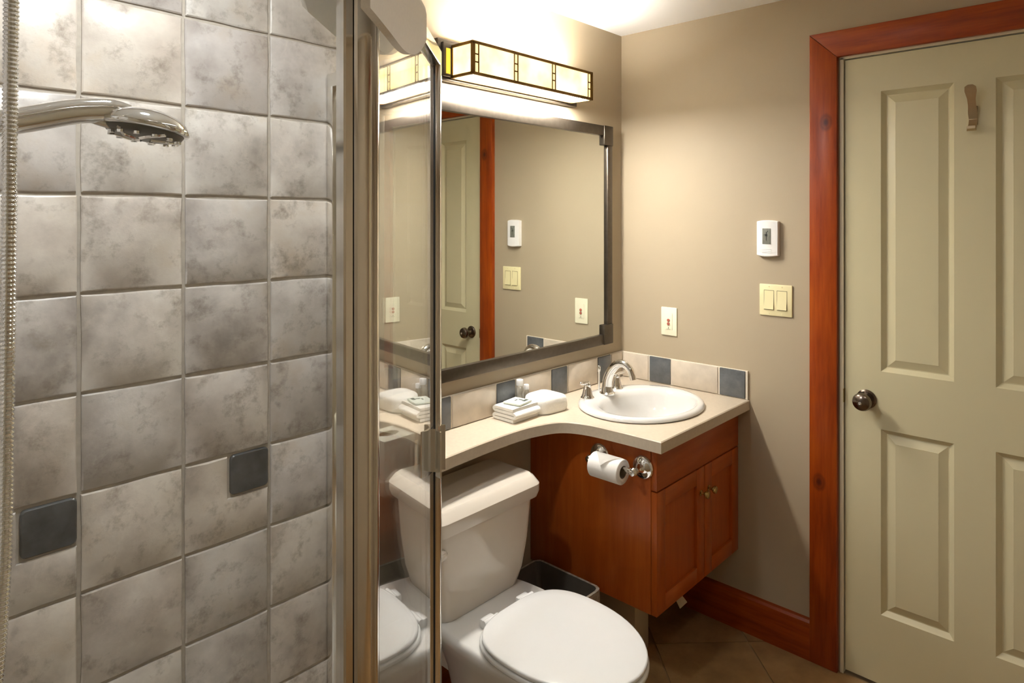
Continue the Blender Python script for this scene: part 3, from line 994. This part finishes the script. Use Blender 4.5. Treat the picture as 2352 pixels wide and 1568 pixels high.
# ------------------------------------------------------------------ toilet paper holder and roll on the cabinet side
hx = cx0 - 0.058
hz_ = 0.727
tph = thing('paper_holder', 'chrome toilet paper holder on the cabinet side', 'paper holder', (cx0, -0.39, hz_))
for y, s in ((-0.305, -1), (-0.468, 1)):
    bm = bmnew()
    lathe(bm, [(0.036, 0), (0.036, -0.004), (0.033, -0.008), (0.026, -0.010), (0.022, -0.014), (0.014, -0.017), (0.010, -0.024), (0.0085, -0.040), (0.0095, -0.050), (0.0125, -0.054), (0.0135, -0.060), (0.010, -0.067), (0.002, -0.069)], 26, 'X', (cx0, y, hz_ + 0.012))
    obj('post', bm, 'chrome', tph)
bm = bmnew()
lathe(bm, [(0.002, 0.0), (0.009, 0.002), (0.0095, 0.016), (0.0075, 0.020), (0.0075, 0.126), (0.0095, 0.130), (0.009, 0.146), (0.002, 0.148)], 18, 'Y', (hx, -0.4605, hz_ + 0.012))
obj('roller', bm, 'chrome', tph)
roll = thing('toilet_roll', 'white toilet paper roll with a folded triangular end', 'toilet paper', (hx, -0.37, hz_ - 0.03))
ry0, ry1, rr = -0.432, -0.322, 0.0385
rz = hz_ + 0.012 - 0.010
bm = bmnew()
ringsr = []
for r_, y in ((0.0195, ry0), (rr - 0.002, ry0), (rr, ry0 + 0.002), (rr, ry1 - 0.002), (rr - 0.002, ry1), (0.0195, ry1)):
    ringsr.append([(hx + r_ * math.cos(a), y, rz + r_ * math.sin(a)) for a in [2 * PI * i / 36 for i in range(36)]])
loft(bm, ringsr, False, False)
obj('paper', bm, 'paper', roll, ang=50)
bm = bmnew()
loft(bm, [[(hx + r_ * math.cos(2 * PI * i / 28), y, rz + r_ * math.sin(2 * PI * i / 28)) for i in range(28)] for r_, y in ((0.0195, ry0 + 0.0005), (0.0195, ry1 - 0.0005), (0.0183, ry1 - 0.0005), (0.0183, ry0 + 0.0005), (0.0195, ry0 + 0.0005))], False, False)
obj('core', bm, 'cardboard', roll)
# folded end: a triangle wrapped over the outside facing the room
bm = bmnew()
def rp(ang, y, r): return (hx + r * math.cos(ang), y, rz + r * math.sin(ang))
cols = []
for k in range(9):
    a = R(78 + k * (158 - 78) / 8)
    f = k / 8
    yl, yr = ry1 - 0.002 + (-0.055 - 0.0) * f * 1.0, ry0 + 0.002 + 0.053 * f
    rr_ = rr + 0.0014 + 0.0090 * f * f
    cols.append([rp(a, yl, rr_), rp(a, (yl + yr) / 2, rr_ + 0.0003), rp(a, yr, rr_)])
v0 = [[bm.verts.new(p) for p in c] for c in cols]
for a, b in zip(v0, v0[1:]):
    for i in range(2):
        bm.faces.new((a[i], a[i + 1], b[i + 1], b[i]))
bmesh.ops.solidify(bm, geom=list(bm.faces), thickness=0.0009)
obj('folded_end', bm, 'paper', roll, ang=40)

# ------------------------------------------------------------------ things on the counter
def soft_box(bm, c, size, rz=0.0, r=0.014, amp=0.002, seed=0, rows=5, puff=0.15):
    """rounded cushion-like block"""
    rn = random.Random(seed)
    w, d, h = size
    rings = []
    steps = [(0.0, 0.80), (0.10, 0.94), (0.28, 1.0), (0.6, 1.0), (0.82, 0.96), (0.94, 0.88), (1.0, 0.74)]
    ph = [rn.uniform(0, 6) for _ in range(4)]
    for hz, k in steps:
        ring = []
        for i, (x, y) in enumerate(rrect(0, 0, w * (1 - (1 - k) * 0.35), d * (1 - (1 - k) * 0.35), r + 0.004, 6)):
            a = math.atan2(y, x)
            q = 1 + amp / 0.06 * (math.sin(3 * a + ph[0]) + 0.6 * math.sin(5 * a + ph[1] + hz * 3))
            z = h * hz + amp * math.sin(2 * a + ph[2]) * hz
            X, Y = x * q, y * q
            ring.append(Vector((c[0] + X * math.cos(rz) - Y * math.sin(rz), c[1] + X * math.sin(rz) + Y * math.cos(rz), c[2] + z)))
        rings.append(ring)
    vs = [[bm.verts.new(p) for p in ring] for ring in rings]
    n = len(vs[0])
    for a, b in zip(vs, vs[1:]):
        for i in range(n):
            bm.faces.new((a[i], a[(i + 1) % n], b[(i + 1) % n], b[i]))
    bm.faces.new(list(reversed(vs[0])))
    tc = Vector((c[0], c[1], c[2] + h * (1 + puff * 0.4)))
    inner = [bm.verts.new(p.co.lerp(tc, 0.5) + Vector((0, 0, h * puff * 0.3))) for p in vs[-1]]
    for i in range(n):
        bm.faces.new((vs[-1][i], vs[-1][(i + 1) % n], inner[(i + 1) % n], inner[i]))
    bm.faces.new(inner)
    return bm
zc_ = CT1 + 0.0008
# folded washcloth with visible folds at its left end: a flattened coil swept along x
def folded_cloth(x0, x1, yc, depth, h, z0, turns=1.6, seed=1):
    bm = bmnew()
    prof = []
    th = h / 4.6
    # outer rounded outline then inner fold lines as a long S-folded band
    path = []
    half = depth / 2
    levels = [th * 0.55, th * 1.75, th * 2.95, th * 4.05]
    for k, z in enumerate(levels):
        xs_ = (-half + th, half - th) if k % 2 == 0 else (half - th, -half + th)
        if k == 0:
            path.append((xs_[0], z))
        n_ = 5
        for i in range(n_ + 1):
            path.append((xs_[0] + (xs_[1] - xs_[0]) * i / n_, z))
        if k < 3:
            s = 1 if k % 2 == 0 else -1
            zm = (z + levels[k + 1]) / 2
            rr_ = (levels[k + 1] - z) / 2
            for a in (-60, -30, 0, 30, 60):
                path.append((xs_[1] + s * rr_ * 1.5 * math.cos(R(a)), zm + rr_ * math.sin(R(a))))
    P = [Vector((0, y, z)) for y, z in path]
    def band(x, sc):
        L, Rr = [], []
        for i, p in enumerate(P):
            t = (P[min(i + 1, len(P) - 1)] - P[max(i - 1, 0)])
            if t.length < 1e-6:
                t = Vector((0, 1, 0))
            t.normalize()
            nrm = Vector((0, -t.z, t.y))
            L.append(p + nrm * th * 0.5 * sc)
            Rr.append(p - nrm * th * 0.5 * sc)
        return [(x, yc + q.y, z0 + max(0.0002, q.z)) for q in L + list(reversed(Rr))]
    rings = []
    nx = 9
    for i in range(nx):
        f = i / (nx - 1)
        x = x0 + (x1 - x0) * f
        sc = 0.86 if i in (0, nx - 1) else 1.12
        rings.append(band(x, sc))
    loft(bm, rings)
    return bm
towel1 = folded_cloth(-0.800, -0.678, -0.078, 0.100, 0.046, zc_)
tag(obj('folded_washcloth', towel1, 'cotton', ang=60), 'folded white washcloth with a soap packet on top, left of the pair', 'washcloth', 'washcloths on the counter')
towel2 = soft_box(bmnew(), (-0.606, -0.090, zc_), (0.132, 0.112, 0.052), R(-6), 0.03, 0.0022, 5, puff=0.35)
tag(obj('folded_washcloth', towel2, 'cotton', ang=70), 'plain puffy white washcloth nearest the sink', 'washcloth', 'washcloths on the counter')
# soap packet
pk = thing('soap_packet', 'small pale soap packet with a dark print lying on the washcloth', 'soap packet', (-0.735, -0.072, zc_ + 0.049))
rotp = Matrix.Rotation(R(8), 4, 'Z')
bm = box((-0.036, -0.034, 0.0), (0.036, 0.034, 0.007), 0.0025)
bm.transform(Matrix.Translation((-0.735, -0.078, zc_ + 0.0478)) @ rotp)
pb = obj('wrapper', bm, 'card', pk)
bm = bmnew()
add_box(bm, (0.004, -0.026, 0.0071), (0.030, -0.014, 0.0074))
add_box(bm, (-0.006, 0.004, 0.0071), (0.010, 0.010, 0.0074))
add_box(bm, (0.010, -0.012, 0.0071), (0.018, 0.004, 0.0074))
bm.transform(Matrix.Translation((-0.735, -0.078, zc_ + 0.0478)) @ rotp)
obj('print', bm, 'ink', pb, smooth=False)
# small bottles behind the washcloths
def bottle(x, y, r, h, caph, label):
    t = thing('toiletry_bottle', label, 'bottle', (x, y, zc_), 'small clear bottles behind the washcloths')
    bm = bmnew()
    lathe(bm, [(r * 0.9, 0), (r, 0.003), (r, h - 0.012), (r * 0.75, h - 0.004), (r * 0.5, h)], 18, 'Z', (x, y, zc_))
    obj('body', bm, 'bottleglass', t)
    bm = bmnew()
    lathe(bm, [(r * 0.82, h + 0.0002), (r * 0.86, h + 0.002), (r * 0.86, h + caph - 0.002), (r * 0.78, h + caph)], 18, 'Z', (x, y, zc_))
    obj('cap', bm, 'whiteplastic', t)
bottle(-0.672, -0.031, 0.0145, 0.086, 0.020, 'taller clear toiletry bottle with white cap behind the washcloths')
bottle(-0.637, -0.030, 0.0115, 0.066, 0.016, 'shorter clear toiletry bottle with white cap behind the washcloths')
# square box at the end of the counter
tb = thing('tissue_box', 'cream square tissue box at the left end of the counter behind the glass', 'tissue box', (-1.312, -0.145, zc_))
bm = box((-1.360, -0.197, zc_), (-1.262, -0.099, zc_ + 0.098), 0.003)
obj('carton', bm, 'tissuebox', tb)
bm = bmnew()
loft(bm, [[(x, y, z) for x, y in ell(-1.311, -0.148, a, b, 24)] for a, b, z in ((0.030, 0.018, zc_ + 0.0981), (0.029, 0.017, zc_ + 0.0986))])
obj('opening', bm, 'slot', tb)

# ------------------------------------------------------------------ waste bin with liner
bx0, bx1, by0, by1, bh = -0.765, -0.598, -0.318, -0.050, 0.312
bcx, bcy = (bx0 + bx1) / 2, (by0 + by1) / 2
wb = thing('waste_bin', 'dark rectangular waste bin with a clear plastic liner beside the toilet', 'waste bin', (bcx, bcy, 0))
bm = bmnew()
def bring(k, z, i=0.0):
    return [(x, y, z) for x, y in rrect(bcx, bcy, (bx1 - bx0) * k - 2 * i, (by1 - by0) * k - 2 * i, 0.022, 4)]
loft(bm, [bring(0.80, 0.001), bring(0.98, bh - 0.012), bring(1.0, bh - 0.010), bring(1.0, bh), bring(1.0, bh, 0.004), bring(0.98, bh - 0.014, 0.003), bring(0.80, 0.006, 0.003)], True, True)
obj('body', bm, 'bin', wb, ang=40)
bm = bmnew()
rn = random.Random(3)
def lring(k, z, i, amp):
    pts = rrect(bcx, bcy, (bx1 - bx0) * k - 2 * i, (by1 - by0) * k - 2 * i, 0.022, 9)
    return [(x + rn.uniform(-amp, amp), y + rn.uniform(-amp, amp), z + rn.uniform(-amp, amp) * 1.5) for x, y in pts]
LR = [lring(1.0, bh - 0.050, -0.0045, 0.003), lring(1.0, bh - 0.028, -0.0045, 0.003), lring(1.0, bh + 0.0012, -0.003, 0.0008), lring(1.0, bh + 0.0014, 0.0045, 0.0006), lring(0.97, bh - 0.03, 0.008, 0.003), lring(0.88, 0.16, 0.008, 0.005), lring(0.82, 0.02, 0.01, 0.003)]
loft(bm, LR[3:], False, True)
ln_ = obj('liner', bm, 'liner', wb, ang=30)
bm = bmnew()
loft(bm, LR[:4], False, False)
obj('liner_cuff', bm, 'liner_cuff', ln_, ang=30)
# pipe cover under the cabinet
pc = thing('pipe_cover', 'beige painted pipe cover standing under the vanity cabinet', 'pipe cover', (-0.372, -0.17, 0))
obj('cover_box', box((-0.418, -0.333, 0.0005), (-0.330, -0.020, cz0 - 0.001), 0.003), 'chase', pc)
obj('cover_lid', box((-0.421, -0.336, cz0 - 0.026), (-0.327, -0.020, cz0 - 0.0012), 0.002), 'chase', pc)
# pale strip hanging under the cabinet front
bm = bmnew()
loft(bm, [[(-0.415, -0.470, cz0 - 0.0005), (-0.378, -0.474, cz0 - 0.0005), (-0.378, -0.472, cz0 - 0.0005), (-0.415, -0.468, cz0 - 0.0005)],
          [(-0.404, -0.482, cz0 - 0.035), (-0.367, -0.486, cz0 - 0.035), (-0.367, -0.4845, cz0 - 0.035), (-0.404, -0.4805, cz0 - 0.035)],
          [(-0.388, -0.488, cz0 - 0.066), (-0.348, -0.492, cz0 - 0.060), (-0.348, -0.490, cz0 - 0.060), (-0.388, -0.486, cz0 - 0.066)]])
tag(obj('paper_strip', bm, 'chase', ang=20), 'pale strip hanging below the vanity doors', 'strip')

# ------------------------------------------------------------------ shower enclosure (neo-angle)
P1X = -1.398
Npt = Vector((-1.802, -0.778))
Fpt = Vector((-1.385, -0.419))
dd = (Fpt - Npt).normalized()
nn_ = Vector((dd.y, -dd.x))                      # towards the room
HZ0, HZ1, SILL = 1.856, 1.892, 0.115
Lp = Vector((-1.829, -0.784))                    # corner post
base = thing('shower_tray', 'white acrylic corner shower tray', 'shower tray', (-2.0, -0.4, 0))
tray = [(XL + 0.007, -0.013), (P1X + 0.03, -0.013), (P1X + 0.03, -0.435), (-1.815, -0.815), (XL + 0.007, -0.815)]
bm = bmnew()
prism(bm, tray[::-1], 0.0, 0.05, 0.0)
obj('tray', bm, 'acrylic', base, smooth=False)
rim = bmnew()
for a, b in ((tray[1], tray[2]), (tray[2], tray[3]), (tray[3], tray[4])):
    a, b = Vector(a), Vector(b)
    t_ = (b - a).normalized()
    nrm = Vector((t_.y, -t_.x))
    if nrm.dot(Vector((-2.1, -0.35)) - a) < 0:
        nrm = -nrm
    prism(rim, [tuple(a), tuple(b), tuple(b + nrm * 0.06), tuple(a + nrm * 0.06)], 0.05, SILL - 0.015, 0.006)
obj('threshold', rim, 'acrylic', base)

enc = thing('shower_enclosure', 'bright aluminium framed glass shower enclosure with a corner post', 'shower enclosure', (-1.83, -0.78, SILL - 0.015))
def bar2(bm, a, b, w, z0, z1, off=0.0, bev=0.002):
    a, b = Vector(a), Vector(b)
    t_ = (b - a).normalized()
    nrm = Vector((t_.y, -t_.x))
    q = [a + nrm * (w / 2 + off), b + nrm * (w / 2 + off), b - nrm * (w / 2 - off), a - nrm * (w / 2 - off)]
    m_ = bmnew()
    prism(m_, [tuple(p) for p in q], z0, z1)
    if bev:
        bmesh.ops.bevel(m_, geom=list(m_.edges), offset=bev, segments=2, affect='EDGES', profile=0.5)
    me = bpy.data.meshes.new('tmp')
    m_.to_mesh(me)
    m_.free()
    bm.from_mesh(me)
    bpy.data.meshes.remove(me)
    return bm
wl = Vector((XL + 0.013, -0.784))
wr = Vector((P1X, -0.014))
zs0, zs1 = SILL - 0.015, SILL + 0.02
for nm, a, b in (('sill', wl, Lp), ('sill', Npt, Fpt), ('sill', Fpt, wr)):
    obj('sill_rail', bar2(bmnew(), a, b, 0.034, zs0, zs1), 'alu', enc)
for a, b in ((wl, Lp), (Npt - dd * 0.02, Fpt), (Fpt, wr)):
    obj('header_rail', bar2(bmnew(), a, b, 0.030, HZ0, HZ1), 'alu', enc)
# corner post: fluted profile
pr = []
for (x, y) in ((-0.029, 0.012), (-0.029, -0.006), (-0.0265, -0.0085), (-0.016, -0.0085), (-0.0145, -0.0065), (-0.0135, -0.0085), (-0.011, -0.0125), (-0.004, -0.0155), (0.004, -0.0155), (0.010, -0.0130), (0.0135, -0.0085), (0.0145, -0.0060), (0.0165, -0.0065), (0.026, 0.0025), (0.0285, 0.006), (0.0265, 0.010), (0.014, 0.016), (-0.006, 0.018), (-0.016, 0.014)):
    pr.append((Lp.x + x, Lp.y + y))
obj('corner_post', prism(bmnew(), pr, zs0, HZ1, 0.0), 'alu', enc, ang=24)
obj('post_gasket', prism(bmnew(), [(Lp.x - 0.0150, Lp.y - 0.0070), (Lp.x - 0.0142, Lp.y - 0.0082), (Lp.x - 0.0135, Lp.y - 0.0070)], zs0, HZ1), 'rubber', enc, smooth=False)
# strike post at the far end of the doorway
obj('strike_post', bar2(bmnew(), Fpt - dd * 0.004, Fpt + dd * 0.018, 0.030, zs0, HZ1), 'alu', enc)
obj('wall_channel', box((P1X - 0.014, -0.040, zs0), (P1X + 0.014, -0.0135, HZ1), 0.002), 'alu', enc)
obj('wall_channel', box((XL + 0.013, -0.798, zs0), (XL + 0.038, -0.770, HZ1), 0.002), 'alu', enc)
obj('glass_panel', bar2(bmnew(), (XL + 0.03, -0.784), (Lp.x - 0.02, -0.784), 0.006, zs1 - 0.01, HZ0 + 0.01, bev=0), 'glass', enc, smooth=False)
obj('glass_panel', bar2(bmnew(), (P1X, -0.435 + 0.03), (P1X, -0.035), 0.006, zs1 - 0.01, HZ0 + 0.01, bev=0), 'glass', enc, smooth=False)
# the door
sd = thing('shower_door', 'clear glass shower door with an aluminium pull', 'shower door', (Npt.x, Npt.y, zs1 + 0.004))
dz0_, dz1_ = zs1 + 0.006, HZ0 - 0.004
DL = (Fpt - Npt).length
obj('door_glass', bar2(bmnew(), Npt + dd * 0.004, Npt + dd * (DL - 0.012), 0.006, dz0_ + 0.005, dz1_ - 0.005, bev=0), 'glass', sd, smooth=False)
obj('hinge_stile', bar2(bmnew(), Npt - dd * 0.002, Npt + dd * 0.012, 0.014, dz0_, dz1_, bev=0.002), 'alu', sd)
obj('magnet_strip', bar2(bmnew(), Npt + dd * (DL - 0.016), Npt + dd * (DL - 0.010), 0.010, dz0_, dz1_, bev=0), 'rubber', sd, smooth=False)
obj('edge_strip', bar2(bmnew(), Npt + dd * (DL - 0.0098), Npt + dd * (DL - 0.0045), 0.013, dz0_, dz1_, bev=0.001), 'alu', sd)
# pull: extruded channel gripping the free edge on both sides
pz0, pz1 = 0.945, 1.045
bm = bmnew()
u0, u1 = DL - 0.058, DL - 0.004
for s in (1, -1):
    pts_ = []
    prof_ = [(u1, 0.006), (u1, 0.026), (u1 - 0.004, 0.027), (u1 - 0.006, 0.018), (u1 - 0.018, 0.013), (u1 - 0.030, 0.014), (u0 + 0.010, 0.018), (u0, 0.026), (u0 - 0.003, 0.023), (u0 + 0.010, 0.011), (u1 - 0.020, 0.006)]
    for u, o in prof_:
        q = Npt + dd * u + nn_ * (o * s)
        pts_.append((q.x, q.y))
    prism(bm, pts_, pz0, pz1)
q = [Npt + dd * u + nn_ * o for u, o in ((DL - 0.034, -0.0125), (DL - 0.0028, -0.0125), (DL - 0.0028, 0.0125), (DL - 0.034, 0.0125))]
prism(bm, [(p.x, p.y) for p in q], pz0 + 0.004, pz1 - 0.001)
obj('pull_handle', bm, 'alu', sd, ang=25)['label'] = 'fluted aluminium pull handle'

# bath mat folded over the header rail
u_a, u_b = -0.125, 0.285
zin, zout = 1.805, 1.770
def mat_sheet():
    bm = bmnew()
    nu = 30
    th = 0.012
    prof_ = []            # (offset from door plane, z, side) going from outer hem over the rail to the inner hem
    def prof_at(f):
        rc = 0.0
        # rounded bottom corners
        e0, e1 = f * (u_b - u_a), (1 - f) * (u_b - u_a)
        u = u_a + (u_b - u_a) * f
        zo = zout + (0.072 * ((u - 0.04) / (u_b - 0.04)) ** 2.4 if u > 0.04 else 0)
        zi = zin + (min(0.078, 1.4 * (-0.02 - u)) if u < -0.02 else 0) + (0.04 * ((u - 0.1) / (u_b - 0.1)) ** 2 if u > 0.1 else 0)
        wv = 0.0006 * math.sin(f * 9)
        pts = []
        for k in range(6):
            z = zo + (HZ1 - 0.004 - zo) * k / 5
            pts.append((0.0225 + wv * (1 - k / 6), z))
        for a in range(1, 8):
            t = PI * a / 8
            pts.append((0.0225 * math.cos(t), HZ1 - 0.004 + 0.013 * math.sin(t) + 0.006))
        for k in range(6):
            z = HZ1 - 0.004 + (zi - HZ1 + 0.004) * k / 5
            pts.append((-0.0225 - 0.070 * (k / 5) ** 1.3, z))
        return pts
    rings = []
    for i in range(nu + 1):
        f = i / nu
        u = u_a + (u_b - u_a) * f
        pts = prof_at(f)
        L, I = [], []
        for k, (o, z) in enumerate(pts):
            o0, z0 = pts[max(k - 1, 0)]
            o1, z1 = pts[min(k + 1, len(pts) - 1)]
            t = Vector((o1 - o0, z1 - z0)).normalized()
            nv = Vector((t.y, -t.x))
            L.append((o + nv.x * th / 2 , z + nv.y * th / 2))
            I.append((o - nv.x * th / 2 , z - nv.y * th / 2))
        ring = []
        for o, z in L + I[::-1]:
            q = Npt + dd * u + nn_ * o
            ring.append((q.x, q.y, z))
        rings.append(ring)
    loft(bm, rings)
    return bm
tag(obj('bath_mat', mat_sheet(), 'mat', ang=70), 'white bath mat folded over the shower door header', 'bath mat')

# ------------------------------------------------------------------ hand shower, hose and bracket
SY = -0.50
hs = thing('hand_shower', 'chrome hand shower head on a curved handle', 'shower head', (-2.25, SY, 1.60))
path = catmull([(-2.33, SY, 1.600), (-2.26, SY, 1.612), (-2.17, SY, 1.636), (-2.11, SY, 1.655), (-2.080, SY, 1.661), (-2.052, SY, 1.664), (-2.022, SY, 1.662)], 6)
rad = [(0.0135 + 0.004 * math.sin(min(1.0, i / (len(path) * 0.55)) * PI * 0.6)) * (1 - 0.45 * max(0.0, (i / (len(path) - 1) - 0.78) / 0.22) ** 1.5) for i in range(len(path))]
obj('handle', tube(bmnew(), path, rad, 18), 'chrome', hs, ang=60)
hc = Vector((-2.010, SY, 1.6485))
tilt = Matrix.Rotation(R(9), 4, 'Y')
bm = bmnew()
lathe(bm, [(0.058, -0.010), (0.060, -0.007), (0.0595, -0.003), (0.054, 0.006), (0.043, 0.014), (0.028, 0.020), (0.014, 0.0230), (0.003, 0.024)], 32, 'Z', hc, tilt.to_3x3())
obj('head_shell', bm, 'chrome', hs, ang=60)
bm = bmnew()
lathe(bm, [(0.053, -0.0105), (0.050, -0.016), (0.038, -0.020), (0.018, -0.0215), (0.003, -0.022)], 32, 'Z', hc, tilt.to_3x3())
fp = obj('spray_face', bm, 'nozzle', hs, ang=60)
bm = bmnew()
for k in range(12):
    a = 2 * PI * k / 12
    p = tilt.to_3x3() @ Vector((0.044 * math.cos(a), 0.044 * math.sin(a), -0.0185))
    tube(bm, [hc + p, hc + p + Vector((0, 0, -0.004))], 0.0045, 8)
for k in range(5):
    a = 2 * PI * k / 5 + 0.3
    a2 = a + 0.9
    p = [tilt.to_3x3() @ Vector((r_ * math.cos(aa), r_ * math.sin(aa), z)) for r_, aa, z in ((0.012, a, -0.0222), (0.028, (a + a2) / 2, -0.0215), (0.050, a2, -0.0165))]
    tube(bm, [hc + q for q in p], 0.0030, 6)
obj('spray_ribs', bm, 'chrome', fp)
bm = bmnew()
tube(bm, [hc + Vector((-0.048, 0, -0.006)), hc + Vector((-0.066, 0, -0.002)), hc + Vector((-0.074, 0, -0.001))], [0.005, 0.0045, 0.003], 10)
obj('spray_selector', bm, 'alu', hs)
br = thing('shower_bracket', 'chrome wall bracket holding the hand shower', 'bracket', (XL + 0.013, SY, 1.57))
bm = bmnew()
lathe(bm, [(0.030, 0), (0.030, 0.006), (0.016, 0.012), (0.012, 0.02), (0.012, 0.24), (0.010, 0.245)], 20, 'X', (XL + 0.013, SY, 1.560))
obj('arm', bm, 'chrome', br)
bm = bmnew()
tube(bm, [(-2.345, SY, 1.564), (-2.325, SY, 1.5925)], 0.0, 8) if False else lathe(bm, [(0.019, -0.018), (0.021, 0.0), (0.019, 0.018)], 18, 'X', (-2.345, SY, 1.578))
obj('cradle', bm, 'chrome', br)
# hose: ribbed metal
hose = thing('shower_hose', 'ribbed chrome shower hose hanging at the left edge', 'hose', (-2.176, -0.53, 0.75))
HYs = -0.535
cl = catmull([(-2.176, HYs, 2.10), (-2.178, HYs, 1.80), (-2.1805, HYs, 1.50), (-2.183, HYs, 1.25), (-2.187, HYs, 1.05), (-2.205, HYs, 0.85), (-2.26, HYs, 0.72), (-2.35, HYs, 0.70), (-2.43, HYs, 0.80), (-2.455, HYs + 0.01, 1.05), (-2.44, HYs + 0.02, 1.32), (-2.40, HYs + 0.03, 1.50), (-2.352, SY, 1.585)], 34)
# resample to ribs
acc, pts_, last = 0.0, [], None
step = 0.0014
tot = [0.0]
for a, b in zip(cl, cl[1:]):
    tot.append(tot[-1] + (b - a).length)
nrib = int(tot[-1] / step)
k = 0
res = []
for i in range(nrib + 1):
    s = i * step
    while k < len(cl) - 2 and tot[k + 1] < s:
        k += 1
    f = (s - tot[k]) / max(1e-9, tot[k + 1] - tot[k])
    res.append(cl[k].lerp(cl[k + 1], min(1, f)))
obj('hose_tube', tube(bmnew(), res, [0.0088 if (i // 2) % 2 else 0.0074 for i in range(len(res))], 12), 'chrome', hose, ang=80)
bm = bmnew()
lathe(bm, [(0.012, 0), (0.012, 0.03), (0.010, 0.033)], 14, 'Z', (-2.176, HYs, 2.10))
tube(bm, [(-2.176, HYs, 2.125), (-2.20, HYs, 2.14), (-2.30, HYs, 2.14), (XL + 0.014, HYs, 2.14)], 0.011, 12)
obj('supply_elbow', bm, 'chrome', hose)
